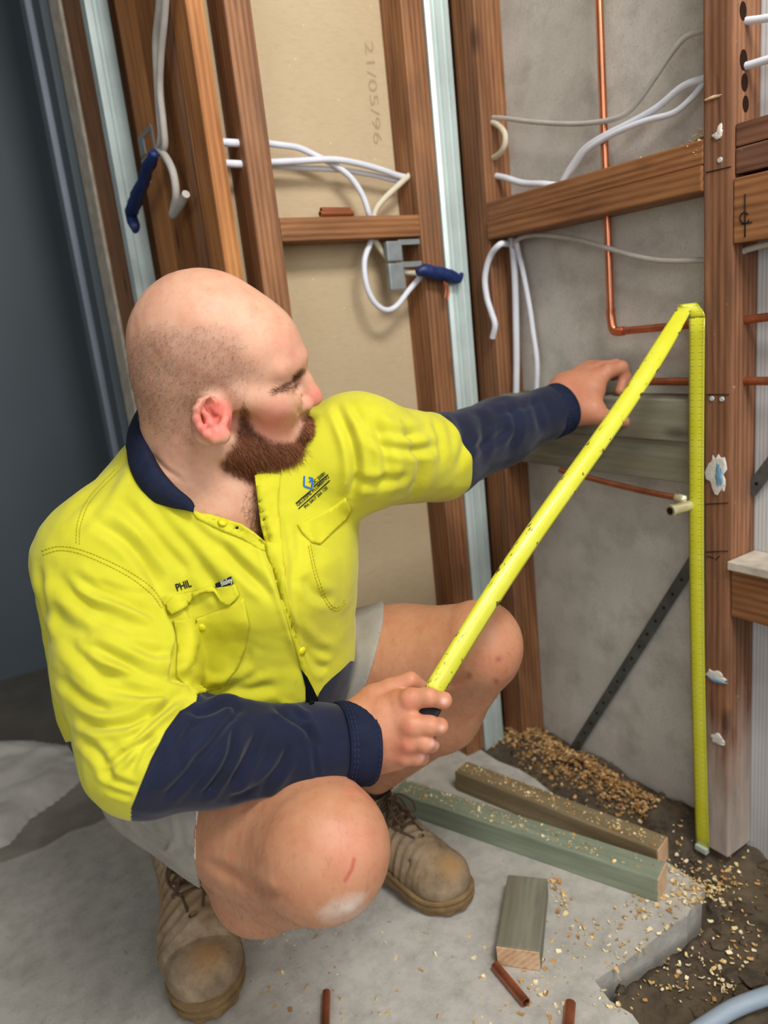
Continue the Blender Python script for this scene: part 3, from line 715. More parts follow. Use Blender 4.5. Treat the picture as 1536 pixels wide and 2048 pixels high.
# ---- hair
def m_hair(name, rough=.45):
    t = NT(name); a = t.n('ShaderNodeAttribute', attribute_name='col').outputs[0]; t.set(a, rough, 0, .35); return t.m
M['hair'] = m_hair('hair')
def strands(name, root, N, comb_dir, length, width, cols, parent, lift=.5, curl=0.0, seed=1, segs=3, label=None):
    r = np.random.RandomState(seed); n = len(root); L = np.asarray(length)*(.65+.7*r.rand(n))
    comb_dir = np.broadcast_to(np.asarray(comb_dir, float), N.shape)
    cd = comb_dir-N*np.einsum('ij,ij->i', comb_dir, N)[:, None]*.85; cd /= np.linalg.norm(cd, axis=1)[:, None]+1e-9
    side = np.cross(N, cd); P = root-N*.001; pts = [P]; d = N*lift+cd*(1-lift)+.22*r.randn(n, 3); d /= np.linalg.norm(d, axis=1)[:, None]
    cph = r.rand(n)*6.28
    for k in range(segs):
        P = P+d*(L/segs)[:, None]; pts.append(P); d = d*.72+cd*.28+(side*np.sin(cph+2.2*k)[:, None]+N*np.cos(cph+2.2*k)[:, None]*.5)*curl; d /= np.linalg.norm(d, axis=1)[:, None]
    W = np.asarray(width)*np.ones(n); V = []; rows = len(pts)
    b = np.cross(d, N); b /= np.linalg.norm(b, axis=1)[:, None]+1e-9; c = np.cross(d, b)
    offs = [b, -.5*b+.87*c, -.5*b-.87*c]
    for k in range(rows-1):
        for o in offs: V.append(pts[k]+o*(W*(1-.75*k/(rows-1)))[:, None])
    V.append(pts[-1]); m = len(V); V = np.stack(V, 1).reshape(-1, 3)
    Fq = []
    base_i = (np.arange(n)*m)[:, None]
    for k in range(rows-2):
        for j in range(3):
            j2 = (j+1) % 3; Fq += [base_i+np.array([[k*3+j, k*3+j2, k*3+3+j2, k*3+3+j]])]
    Fq = np.concatenate(Fq) if Fq else np.zeros((0, 4), int)
    Ft = np.concatenate([base_i+np.array([[(rows-2)*3+j, (rows-2)*3+(j+1) % 3, m-1]]) for j in range(3)])
    me = bpy.data.meshes.new(name); W3 = cam2w(V); me.vertices.add(len(W3)); me.vertices.foreach_set('co', W3.astype(np.float32).ravel())
    me.loops.add(Fq.size+Ft.size); me.polygons.add(len(Fq)+len(Ft))
    me.loops.foreach_set('vertex_index', np.concatenate([Fq.ravel(), Ft.ravel()]).astype(np.int32))
    me.polygons.foreach_set('loop_start', np.concatenate([np.arange(len(Fq))*4, Fq.size+np.arange(len(Ft))*3]).astype(np.int32))
    me.polygons.foreach_set('loop_total', np.concatenate([np.full(len(Fq), 4), np.full(len(Ft), 3)]).astype(np.int32)); me.update(calc_edges=True)
    pal = np.array([srgb(*q)[:3] for q in cols]); w0 = r.rand(n, len(cols))**3; cc = (w0/w0.sum(1)[:, None])@pal
    vcol(me, 'col', np.repeat(cc, m, axis=0))
    o = link(name, me, M['hair'], parent, True); o['kind'] = 'stuff'
    if label: o['label'] = label
    return o
def pick(weight, n, seed):
    r = np.random.RandomState(seed); p = weight/weight.sum(); i = r.choice(len(bV), n, p=p)
    return i, bV[i]+r.randn(n, 3)*.0008
i, rt = pick(be*(d_be < 1), 17000, 1)
up = Uh; fw = Fh
depth = np.clip(-d_be[i]/40, 0, 1); dirs = -up*1.0+fw*.55+.15*np.random.RandomState(4).randn(len(i), 3)
low = np.clip((hP[i][:, 1]-860)/70, 0, 1)
strands('beard', rt, bN[i], dirs,   .006+.013*depth*(.35+.65*low), .00022, [(84,44,26),(136,74,44),(168,100,62),(104,58,36),(190,130,90)], person, .42, .12, 2, label='short brown beard with reddish tint')
i, rt = pick(st, 16000, 5)
strands('cropped_hair', rt, bN[i], -up*.8-fw*.5+.2*np.random.RandomState(5).randn(len(i), 3), .0036, .00012, [(92,64,48),(132,98,76),(160,128,104)], person, .45, 0, 6, 2, label='shaved stubble round back and sides of head')
wgt = np.exp(-(db/5.0)**2)*hh*(db < 10); i, rt = pick(wgt, 1500, 7)
strands('eyebrow', rt, bN[i], -fw*.9+up*.1+Sh*.6, .008, .00017, [(92,62,44),(120,84,62)], person, .25, 0, 8)
wgt = np.exp(-(dl/2.0)**2)*hh*(dl < 5); i, rt = pick(wgt, 110, 9)
strands('eyelashes', rt, bN[i], fw-up*.5, .006, .00013, [(60,38,28)], person, .5, 0, 10)
lw = legs*1.0*((bP[:, 0] > 395))*(1+0*wb); i, rt = pick(lw, 8500, 11)
dn = np.tile(np.array([.1, 1.0, .1]), (len(i), 1))+.5*np.random.RandomState(12).randn(len(i), 3)
strands('leg_hair', rt, bN[i], dn, .011, .00009, [(84,52,34),(120,80,54),(150,110,80)], person, .22, .35, 13, 4)
cw = np.exp(-(dc/22)**2)*(bV[:, 2] < 1.0)*(bP[:, 1] > 955)*(bP[:, 1] < 1100); i, rt = pick(cw, 1500, 14)
strands('chest_hair', rt, bN[i], np.tile([0.2, .8, 0], (len(i), 1))+.6*np.random.RandomState(15).randn(len(i), 3), .014, .00014, [(84,56,40),(120,84,60)], person, .25, .4, 16, 4)
print('hair', round(time.time()-T0, 1))

# ---- shirt
sV, sQ = solid(SHIRT, LO, HI, .0021)
for _ in range(1): sV = relax(sV, sQ, 1, .5)
sN = vnormals(sV, sQ); sP = pxs(sV); face = np.clip(-np.einsum('ij,ij->i', sN, sV/np.linalg.norm(sV, axis=1)[:, None])*3, 0, 1)
def c2(*l): return [(40+x/2.259, 760+y/2.259) for x, y in l]
def c7(*l): return [(200+x/2.56, 1360+y/2.56) for x, y in l]
def c8(*l): return [(x/4.55, 1300+y/4.55) for x, y in l]
# measured creases: polyline, half width in pixels, depth in mm (negative = ridge)
FOLDS = [
 (c2((650,970),(672,1040),(716,1140),(712,1230),(690,1310),(740,1360)), 9, 7.0),
 (c2((150,860),(240,960),(330,1040),(470,1110),(600,1150)), 13, 3.2), (c2((210,850),(330,940),(480,1000),(640,1085)), 10, 3.0),
 (c2((330,900),(460,950),(600,985)), 8, 2.4), (c2((120,1010),(230,1120),(330,1160)), 14, 2.4),
 (c2((250,1180),(400,1240),(560,1320),(690,1345),(780,1350)), 10, 4.2), (c2((170,1130),(300,1270),(460,1370),(640,1400),(760,1395)), 12, 3.6),
 (c2((300,1330),(430,1400),(600,1420),(760,1440)), 10, 3.0), (c2((480,1180),(600,1230),(700,1240)), 9, 2.2),
 (c8((820,210),(1100,230),(1456,300),(1640,300)), 9, 3.0), (c8((660,600),(880,690),(1180,660),(1456,540),(1640,420)), 9, 4.4),
 (c8((1150,830),(1290,730),(1456,570),(1600,450)), 6, 4.6), (c8((980,1090),(1110,960),(1300,840),(1456,760)), 7, 3.4), (c8((1170,1130),(1290,900),(1420,760)), 6, 2.8),
 (c8((700,760),(860,900),(980,1060),(1000,1200)), 9, 2.4), (c8((900,1080),(1060,1180),(1260,1260)), 7, 2.6), (c8((960,1250),(1100,1290),(1220,1330)), 6, 2.2),
 (c2((560,500),(640,620),(760,760),(860,900),(930,1010)), 12, 3.4), (c2((420,520),(560,640),(700,800),(800,900)), 12, 3.0), (c2((300,620),(470,720),(600,880),(640,980)), 11, 3.2),
 (c2((640,520),(760,640),(900,760),(1040,880),(1120,960)), 12, 3.0), (c2((790,590),(900,680),(1020,730),(1110,745)), 6, 2.0), (c2((880,690),(960,800),(1060,900),(1150,1000)), 9, 2.4),
 (c2((1050,620),(1090,720),(1120,800),(1160,920),(1190,1010)), 6, 3.0), (c2((1190,560),(1210,700),(1230,860),(1240,1000)), 8, 2.2), (c2((1240,640),(1260,760),(1250,900)), 10, 2.2),
 (c2((690,1340),(860,1400),(1020,1400),(1180,1380)), 10, 3.2), (c2((800,1440),(960,1380),(1080,1330)), 9, 2.8), (c2((900,1420),(1010,1300),(1040,1200)), 8, 1.8),
 (c2((1230,1100),(1300,1190),(1420,1260)), 10, 2.4), (c2((1250,1180),(1340,1280),(1400,1310)), 9, 2.4), (c2((1260,880),(1330,960),(1430,1000)), 10, 1.8),
 (c2((500,300),(420,420),(300,540),(200,640)), 12, 2.2), (c2((480,380),(360,560),(240,690)), 10, 1.6),
 (c2((88,830),(96,960),(110,1080),(128,1180)), 8, 4.0), (c2((1130,770),(1168,900),(1192,1010),(1230,1120),(1275,1270)), 5, 3.0), (c2((160,1330),(300,1450),(420,1500)), 9, 2.4), (c2((350,1010),(480,1080),(620,1130)), 7, 2.0), (c2((200,960),(300,1010),(420,1060)), 7, 2.0),
 ([(668,800),(702,880),(712,950),(700,1000)], 9, 4.6), ([(735,812),(765,880),(775,940),(752,1000)], 10, 3.4), ([(700,850),(770,890),(830,900),(885,890)], 9, 2.6),
 ([(800,830),(832,890),(840,950),(815,1000)], 9, 3.4), ([(862,830),(880,880),(884,930)], 6, 2.4), ([(690,800),(735,850),(800,870),(858,862)], 10, 2.4), ([(700,960),(760,965),(820,950)], 9, 2.4),
 ([(905,818),(930,870),(915,950)], 8, 3.0), ([(948,815),(968,850),(960,935)], 8, 2.6), ([(930,900),(985,880),(1030,850)], 7, 2.2), ([(1010,800),(1035,850),(1016,908)], 7, 2.2), ([(1060,786),(1074,825),(1085,870)], 6, 1.6), ([(985,830),(1040,815),(1090,800)], 6, 1.6),
 (c7((740,120),(640,230),(560,340),(470,430)), 7, 4.4), (c7((690,210),(664,390),(580,540),(520,600)), 7, 4.4), (c7((830,230),(740,420),(660,560)), 9, 3.4), (c7((980,320),(900,490),(800,610)), 8, 4.0),
 (c7((880,120),(960,180),(1060,250),(1095,340)), 7, 4.6), (c7((960,140),(1030,190),(1080,210)), 5, 3.2), (c7((540,360),(430,500),(320,610)), 8, 3.2), (c7((930,440),(760,580),(640,620)), 8, 3.0),
 (c7((430,160),(540,170),(640,130),(720,150)), 6, 3.4), (c7((1090,330),(1100,420),(1110,500)), 5, 2.4), (c7((390,250),(320,400),(220,560)), 10, 2.0), (c7((520,170),(430,300),(370,440)), 9, 3.0),
]
disp = np.zeros(len(sV)); sV0 = sV; sP0 = sP
for pl, wpx, amp in FOLDS:
    pl = np.array(pl); lo2 = pl.min(0)-wpx*5; hi2 = pl.max(0)+wpx*5
    m = np.nonzero(((sP > lo2) & (sP < hi2)).all(1) & (face > .02))[0]
    if len(m) == 0: continue
    pc = cr([np.array([x, y, 0]) for x, y in pl], 5)[:, :2]; d, pos = seg_dist(sP[m], pc)
    f = np.clip(np.sin(np.pi*np.clip(pos, .02, .98))*1.6, 0, 1)
    disp[m] += face[m]*f*amp*(.00170 if wpx > 8 else .00125)*(-np.exp(-(d/wpx)**2)+.55*np.exp(-((d-2.1*wpx)/(1.1*wpx))**2))
disp += .0016*wob(sV, 60, 21)+.0008*wob(sV, 150, 22)
nearneck = soft(np.linalg.norm(sV-K(440,960,.93), axis=1), .08, .13); disp *= 1-.6*nearneck
sV = sV+sN*disp[:, None]; sN = vnormals(sV, sQ); sP = pxs(sV)
# yellow and navy zones as signed distances (metres, navy positive)
seamR = np.array([(262,1616),(300,1520),(330,1462),(358,1424),(392,1404)], float)
axf = unit(cuffR-K(290,1502,.805)); qf = sV0-K(290,1502,.805); along = qf@axf; rad = np.linalg.norm(qf-along[:, None]*axf, axis=1)
dnear, _ = seg_dist(sP0, seamR); sgn = (sP0[:, 0]-np.interp(sP0[:, 1], seamR[::-1, 1], seamR[::-1, 0]))
rth = np.interp(along, [-.06, .02, .10, .30], [.082, .076, .0625, .060])
nav1 = np.minimum(np.minimum(np.sign(sgn)*dnear*.0006, rth-rad), along+.06)
axl = unit(cuffL-K(880,912,1.112)); ql = sV0-K(878,912,1.11); al = ql@axl+.10*(ql@np.array([0, 1.0, 0]))*-1; nav2 = np.where(np.linalg.norm(ql-(ql@axl)[:, None]*axl, axis=1) < .08, al, -1)
tl = np.array([(0,1500),(420,1450),(612,1428),(650,1372),(700,1322)], float); nav3 = np.minimum(np.where(sV0[:, 2] > .86, (sP0[:, 1]-np.interp(sP0[:, 0], tl[:, 0], tl[:, 1]))*.0007, -.05), rad-rth-.004)
navy = np.maximum(np.maximum(nav1, nav2), nav3)
def m_cloth():
    t = NT('shirt_cotton'); z = t.n('ShaderNodeAttribute', attribute_name='navy').outputs[2]; v = t.coord('Object')
    k = t.ramp(t.math('ADD', t.math('MULTIPLY', z, 900.0), .5), [(.3, 0.0), (.7, 1.0)])
    n = t.noise(v, 22, 5, .6); wv = t.noise(v, 900, 2)
    y = t.ramp(n, [(.3, srgb(194,189,40)), (.7, srgb(205,200,50))]); y = t.mix(t.ramp(t.noise(v, 60, 5, .7), [(.66, 0.0), (.74, .35)]), y, srgb(164,154,36))
    b = t.ramp(n, [(.3, srgb(18,22,40)), (.7, srgb(26,32,56))]); b = t.mix(t.ramp(t.noise(v, 75, 5, .75), [(.70, 0.0), (.74, .5)]), b, srgb(120,124,136))
    t.set(t.mix(k, y, b), .85, 0, .2); t.put(t.b, 'Sheen Weight', .15); t.bump(t.math('ADD', t.math('MULTIPLY', wv, .5), t.noise(v, 120, 4, .6)), .25, .0009); return t.m
M['cloth'] = m_cloth()
me = qmesh('shirt', sV, sQ); vfloat(me, 'navy', navy); shirt = link('shirt', me, M['cloth'], person, True)
bvh = BVHTree.FromPolygons([tuple(v) for v in sV], [tuple(q) for q in sQ])
print('shirt', len(sV), round(time.time()-T0, 1))
bvhb = BVHTree.FromPolygons([tuple(v) for v in bV], [tuple(q) for q in bQ])
def hit(px, py, tree=None):
    h = (tree or bvh).ray_cast(Vector((0, 0, 0)), Vector(K(px, py, 1.0)).normalized()); 
    return (np.array(h[0]), np.array(h[1])) if h[0] is not None else (None, None)
def on_cloth(pts, off=.0008, tree=None, fill=True):
    out = []; last = None
    for x, y in pts:
        p, n = hit(x, y, tree)
        if p is not None: last = p; break
    for x, y in pts:
        p, n = hit(x, y, tree)
        if p is None: 
            if last is None: continue
            p, n = K(x, y, last[2]), np.array([0, 0, -1.0])
        if n@p > 0: n = -n
        last = p; out.append(p+n*off)
    return np.array(out)
M['yellow'] = plain('yellow_cotton', srgb(201,195,45), .85, 0, .2, .06, 60, .25, 500)
M['yellow_thread'] = plain('yellow_thread', srgb(176,170,18), .8, 0, .3, .1, 300, 0)
M['navy_cloth'] = plain('navy_cotton', srgb(25,31,52), .85, 0, .2, .25, 60, .3, 500)
M['navy_thread'] = plain('navy_thread', srgb(44,54,88), .8, 0, .3, .1, 300, 0)
M['button'] = plain('yellow_button', srgb(214,206,20), .35, 0, .5, .05, 200, 0)
M['ink'] = plain('navy_embroidery', srgb(22,24,30), .8, 0, .3, .2, 400, 0)
M['blue_ink'] = plain('blue_embroidery', srgb(36,104,178), .8, 0, .3, .15, 400, 0)
M['white_ink'] = plain('white_thread', srgb(206,206,196), .8, 0, .3, .1, 400, 0)
def smoothpx(pl, n=6): return cr([np.array([x, y, 0.0]) for x, y in pl], n)[:, :2]
def dashes(name, lines, mat, parent, step=7.0, rad=.00055, off=.0005, solid_line=False):
    V = []; Fc = []
    for pl in lines:
        pc = smoothpx(pl, 10); L = np.concatenate([[0], np.cumsum(np.hypot(*np.diff(pc, axis=0).T))])
        s = 0.0
        while s < L[-1]-1:
            e = min(s+(step*.68 if not solid_line else step), L[-1]); q = [(np.interp(u, L, pc[:, 0]), np.interp(u, L, pc[:, 1])) for u in (s, e)]
            P = on_cloth(q, off)
            if len(P) == 2 and np.linalg.norm(P[0]-P[1]) < .02:
                a, b = tube_data(cam2w(P), rad, seg=5, n=1); n0 = len(V); V += a; Fc += [tuple(i+n0 for i in f) for f in b]
            s += step
    o = link(name, mesh(name, V, Fc), mat, parent, True); o['kind'] = 'stuff'; return o
def patch(name, poly, mat, parent, off=.0012, thick=.0016, step=5.0, lift=None, tree=None):
    """a piece of cloth of its own lying on the shirt: pixel outline sampled, laid on the surface, given thickness"""
    pl = np.array(poly, float); bm = bmesh.new(); 
    bd = []
    for i in range(len(pl)):
        a, b = pl[i], pl[(i+1) % len(pl)]; n = max(1, int(np.hypot(*(b-a))/step)); bd += [a+(b-a)*k/n for k in range(n)]
    bd = np.array(bd); lo_, hi_ = pl.min(0), pl.max(0)
    gx, gy = np.meshgrid(np.arange(lo_[0], hi_[0], step), np.arange(lo_[1], hi_[1], step)); g = np.stack([gx.ravel(), gy.ravel()], -1); g = g[poly_sd(g, pl) < -step*.55]
    from mathutils.geometry import delaunay_2d_cdt
    pts = [Vector(p) for p in bd]+[Vector(p) for p in g]; ed = [(i, (i+1) % len(bd)) for i in range(len(bd))]
    vv, _, ff, *_r = delaunay_2d_cdt(pts, ed, [list(range(len(bd)))], 1, 1e-4)
    P = []
    zs = []
    for v in vv:
        p, n = hit(v.x, v.y, tree)
        zs.append((p, n))
    med = np.median([p[2] for p, n in zs if p is not None])
    for v, (p, n) in zip(vv, zs):
        if p is None or abs(p[2]-med) > .07: p = K(v.x, v.y, med); n = np.array([0, 0, -1.0])
        if n@p > 0: n = -n
        l = lift(v.x, v.y) if lift else 0
        P.append((p, n, off+l))
    up_ = [p+n*o for p, n, o in P]; dn_ = [p+n*(o-thick-.002) for p, n, o in P]; nV = len(P); V = cam2w(np.array(up_+dn_)); Fc = []
    for f in ff: Fc.append(tuple(f)); Fc.append(tuple(i+nV for i in reversed(f)))
    cnt = {}
    for f in ff:
        for i in range(len(f)): cnt[(f[i], f[(i+1) % len(f)])] = 1
    for (a, b) in list(cnt):
        if (b, a) not in cnt: Fc.append((b, a, a+nV, b+nV))
    me = mesh(name, V, Fc); b2 = bmesh.new(); b2.from_mesh(me); bmesh.ops.recalc_face_normals(b2, faces=b2.faces); b2.to_mesh(me); b2.free()
    return link(name, me, mat, parent, True)
def text_mesh(body_, size=1.0, bold=0.0):
    cu = bpy.data.curves.new('t', 'FONT'); cu.body = body_; cu.size = size; cu.offset = bold; cu.resolution_u = 3
    o = bpy.data.objects.new('t', cu); C.objects.link(o); dg = bpy.context.evaluated_depsgraph_get(); me = bpy.data.meshes.new_from_object(o.evaluated_get(dg))
    V = np.array([v.co[:2] for v in me.vertices]); Fc = [tuple(p.vertices) for p in me.polygons]
    bpy.data.objects.remove(o); bpy.data.curves.remove(cu); bpy.data.meshes.remove(me); return V, Fc
def lettering(name, txt, p0, p1, hpx, mat, parent, tree=None, off=.0010, shear=0.0, bold=.02, upv=None):
    """writing whose base line runs from pixel p0 to p1, stitched on to the cloth"""
    V, Fc = text_mesh(txt, 1.0, bold); w_ = V[:, 0].max(); h_ = .70; p0 = np.array(p0, float); p1 = np.array(p1, float); dx = (p1-p0)/w_
    nrm = np.array([(p1-p0)[1], -(p1-p0)[0]]); nrm /= np.linalg.norm(nrm)
    if upv is not None: nrm = unit(upv)
    px = p0+V[:, :1]*dx+V[:, 1:]*(nrm*hpx/h_)+V[:, 1:]*shear*dx
    P = on_cloth(px, off, tree); 
    if len(P) != len(V): return None
    return link(name, mesh(name, cam2w(P), Fc), mat, parent)
def quadline(name, lines, wpx, mat, parent, off=.0010):
    V = []; Fc = []
    for pl in lines:
        pc = np.array(pl, float); n = max(2, int(np.hypot(*(pc[-1]-pc[0]))/6)); L = np.linspace(0, len(pc)-1, n*len(pc)); q = np.stack([np.interp(L, range(len(pc)), pc[:, a]) for a in (0, 1)], -1)
        t = np.gradient(q, axis=0); t /= np.linalg.norm(t, axis=1)[:, None]; nn = np.stack([-t[:, 1], t[:, 0]], -1)*wpx/2
        A = on_cloth(q+nn, off); B = on_cloth(q-nn, off); n0 = len(V)
        if len(A) != len(q) or len(B) != len(q): continue
        V += list(A)+list(B); m = len(q); Fc += [(n0+i, n0+i+1, n0+m+i+1, n0+m+i) for i in range(m-1)]
    return link(name, mesh(name, cam2w(np.array(V)), Fc), mat, parent)

placket = patch('placket', c2((1062,432),(1120,425),(1176,430),(1163,560),(1188,790),(1200,950),(1228,1090),(1285,1260),(1345,1420),(1322,1452),(1268,1300),(1190,1040),(1120,775),(1090,660)), M['yellow'], shirt, .0028, .0022)
placket2 = patch('button_band', c2((775,592),(860,606),(1000,650),(1060,690),(1112,735),(1126,772),(1090,770),(1000,716),(880,668),(800,626)), M['yellow'], shirt, .0014, .0015)
M['gap_shade'] = plain('black_gap_shade', srgb(14,15,20), .95, 0, .1, .1, 60, .2, 300)
patch('gap_patch', [(602,1338),(612,1352),(624,1376),(634,1398),(628,1408),(611,1413),(611,1374)], M['gap_shade'], shirt, .0030, .001, 4.0)  # black patch laid on as the shade inside the shirt opening
def pl_lift(x, y): return .004*max(0, math.sin((x-340)/130*math.pi))
pocket = patch('chest_pocket', c2((694,1085),(800,1075),(930,1028),(1010,985),(1036,1100),(1022,1200),(984,1300),(905,1396),(792,1418),(706,1340),(712,1200)), M['yellow'], shirt, .0020, .002, lift=lambda x, y: .003*max(0, 1-abs(y-1240)/40))
flap = patch('pocket_flap', c2((656,1016),(690,984),(760,955),(840,944),(905,934),(975,922),(994,970),(954,1014),(922,1004),(880,966),(825,958),(775,984),(730,1036),(686,1062)), M['yellow'], shirt, .0050, .003, 4.0, lift=pl_lift)
flapL = patch('pocket_flap', c2((1250,655),(1300,630),(1400,580),(1470,530),(1494,585),(1478,618),(1405,690),(1352,744),(1312,734),(1275,692)), M['yellow'], shirt, .0034, .0028)
for (x, y) in ((913,648),(822,1112),(1268,1221)):
    (px, py), = c2((x, y)); p, n = hit(px, py); n = -n if n@p > 0 else n
    p = p+n*.0036; bm = bmesh.new(); bmesh.ops.create_cone(bm, cap_ends=True, segments=20, radius1=.0056, radius2=.0050, depth=.0022)
    bmesh.ops.bevel(bm, geom=[e for e in bm.edges], offset=.0004, segments=1)
    for s in (-1, 1):
        for s2 in (-1, 1):
            r_ = bmesh.ops.create_cone(bm, cap_ends=True, segments=6, radius1=.0006, radius2=.0006, depth=.0030); bmesh.ops.translate(bm, vec=(s*.0012, s2*.0012, 0), verts=r_['verts'])
    bm_obj('button', bm, M['button'], shirt, True, Matrix.Translation(Vector(cam2w(p))) @ Vector(R @ n).to_track_quat('Z', 'Y').to_matrix().to_4x4())
yl = [c2((430,405),(310,535),(262,640),(254,740)), c2((446,412),(324,544),(276,650),(268,748)), c2((100,772),(180,752),(290,772),(470,852),(590,935),(650,1015)), c2((104,790),(184,770),(286,790),(462,872),(580,955),(640,1030)),
      c2((980,1008),(1018,1100),(1004,1200),(966,1290),(900,1374)), c2((1302,750),(1330,880),(1382,1008),(1430,1040),(1470,1005)), c2((1312,745),(1342,878),(1392,1000),(1432,1028),(1466,992)),
      c2((1258,662),(1285,690),(1320,722),(1352,730),(1400,682),(1470,618)), c2((1172,440),(1158,560),(1180,790),(1192,950),(1220,1090),(1330,1420)), c2((700,1110),(800,1104),(900,1070),(1000,1010)),
      c2((800,1418),(850,1408),(900,1394)), c2((784,606),(880,632),(1000,664),(1100,736))]
dashes('stitching', yl, M['yellow_thread'], shirt)
(q0,), (q1,) = c2((707,955)), c2((778,931)); lettering('name_lettering', 'PHIL', q0, q1, 15, M['ink'], shirt)
lab = patch('brand_label', c2((902,911),(961,887),(971,919),(908,939)), M['navy_cloth'], shirt, .0066, .001, 3.0)
(q0,), (q1,) = c2((911,931)), c2((962,911))
lV = np.array([v.co for v in lab.data.vertices]); labt = BVHTree.FromPolygons([tuple(v) for v in (lV-EYE)@R], [tuple(p.vertices) for p in lab.data.polygons])
lettering('label_lettering', 'Bisley', q0, q1, 10.5, M['white_ink'], lab, labt, .0004)
def c3(*l): return [(560+x/9.6, 880+y/9.6) for x, y in l]
quadline('emblem', [c3((464,692),(455,884),(604,936)), c3((604,936),(626,738)), c3((548,722),(628,738)), c3((612,742),(560,812))], 3.4, M['blue_ink'], shirt)
quadline('emblem_lines', [c3((298,1222),(420,1110),(592,966)), c3((640,900),(760,790),(925,662)), c3((350,1322),(600,1100),(760,950),(958,772))], 2.2, M['ink'], shirt)
a_, b_ = c3((338,1280), (948,716)); lettering('logo_lettering', 'GILLESPIE PLUMBING', a_, b_, 6.0, M['ink'], shirt, bold=.015)
a_, b_ = c3((640,860), (880,650)); lettering('logo_lettering', 'LIC 20081', a_, b_, 6.6, M['ink'], shirt, bold=.02)
a_, b_ = c3((486,1318), (922,924)); lettering('logo_lettering', 'PH: 0417 266 128', a_, b_, 6.4, M['ink'], shirt, bold=.015)
# cuffs: a band of doubled cloth at each wrist
def cuff(c, ax, r, ln, parent, name='cuff'):
    n = 40; u = unit(np.cross(ax, [0.1, .3, 1])); v = np.cross(ax, u); V = []; Fc = []
    prof = [(-ln, r+.0004), (-ln, r+.0030), (-ln*.5, r+.0034), (-.002, r+.0030), (0, r+.0018), (0, r-.0020), (-.012, r-.0024)]
    for k in range(n):
        a = 2*math.pi*k/n
        for (t, rr) in prof: V.append(c+ax*t+(rr+.0006*math.sin(3*a+t*90))*(math.cos(a)*u+math.sin(a)*v))
    m = len(prof)
    for k in range(n):
        for j in range(m-1): Fc.append((k*m+j, ((k+1) % n)*m+j, ((k+1) % n)*m+j+1, k*m+j+1))
    o = link(name, mesh(name, cam2w(np.array(V)), Fc), M['navy_cloth'], parent, True)
    for t in (-.004, -ln+.004, -ln+.008):
        pts = [c+ax*t+(r+.0036)*(math.cos(a)*u+math.sin(a)*v) for a in np.linspace(0, 2*math.pi, 49)]
        V2 = []; F2 = []
        for i in range(48):
            a2, b2 = tube_data(cam2w(np.array([pts[i], pts[i]*.35+pts[i+1]*.65])), .0005, seg=4, n=1); n0 = len(V2); V2 += a2; F2 += [tuple(x+n0 for x in f) for f in b2]
        s_ = link('stitching', mesh('stitching', V2, F2), M['navy_thread'], o, True); s_['kind'] = 'stuff'
    return o
cuff(cuffR, axR, .0455, .038, shirt); cuff(cuffL, axL, .0405, .034, shirt)
# collar: outer fall and inner stand lofted through measured rows
rows = [  # inner (neck side), fold, mid, outer edge; pixel and depth
 [(330,800,.985),(322,796,.992),(302,812,1.000),(292,838,1.003)],
 [(305,806,.948),(290,800,.958),(266,842,.968),(256,880,.970)],
 [(296,850,.905),(278,846,.905),(256,880,.918),(258,920,.922)],
 [(302,900,.880),(288,896,.870),(264,930,.874),(270,964,.884)],
 [(320,938,.868),(308,938,.852),(290,968,.852),(294,996,.862)],
 [(350,974,.866),(342,972,.846),(334,992,.844),(336,1012,.852)],
 [(380,1000,.866),(374,996,.850),(372,1008,.848),(372,1020,.850)],
 [(388,1014,.864),(387,1014,.854),(387,1019,.852),(387,1025,.852)]]
back = [[(380,790,1.03),(372,780,1.035),(350,800,1.042),(340,825,1.044)]]
far = [[(470,800,1.04),(470,790,1.045),(470,806,1.052),(470,830,1.052)]]
rows = far+back+rows
grid = np.array([[K(*q) for q in r] for r in rows]); 
fine = np.array([cr(list(grid[:, j]), 6) for j in range(4)]); fine = np.array([cr(list(fine[:, i]), 4) for i in range(fine.shape[1])])
nr, nc = fine.shape[:2]; V = cam2w(fine.reshape(-1, 3)); Fc = [(i*nc+j, i*nc+j+1, (i+1)*nc+j+1, (i+1)*nc+j) for i in range(nr-1) for j in range(nc-1)]
col = link('collar', mesh('collar', V, Fc), M['navy_cloth'], shirt, True); so = col.modifiers.new('s', 'SOLIDIFY'); so.thickness = .0028; so.offset = 0
# ---- shorts
gV, gQ = solid(SHORTS, LO, HI, .003); gN = vnormals(gV, gQ); gP = pxs(gV); dsp = .0012*wob(gV, 70, 31)
for pl, wpx, amp in [([(285,1615),(300,1650),(330,1680)], 9, 2), ([(320,1612),(335,1650),(350,1690),(375,1700)], 9, 2.4), ([(345,1612),(358,1650),(364,1690)], 8, 1.5), ([(690,1260),(700,1320),(680,1400)], 8, 3), ([(265,1640),(290,1665),(330,1690)], 6, 4)]:
    d, pos = seg_dist(gP, smoothpx(pl)); dsp += amp*.001*(-np.exp(-(d/wpx)**2)+.5*np.exp(-((d-2*wpx)/wpx)**2))
gV = gV+gN*dsp[:, None]
M['shorts'] = plain('grey_shorts_cotton', srgb(156,150,140), .88, 0, .2, .12, 30, .35, 420)
shorts = link('shorts', qmesh('shorts', gV, gQ), M['shorts'], person, True)
gt = BVHTree.FromPolygons([tuple(v) for v in gV], [tuple(q) for q in gQ])
M['hem'] = plain('pale_hem_thread', srgb(206,202,194), .85, 0, .2, .1, 200, .2, 300)
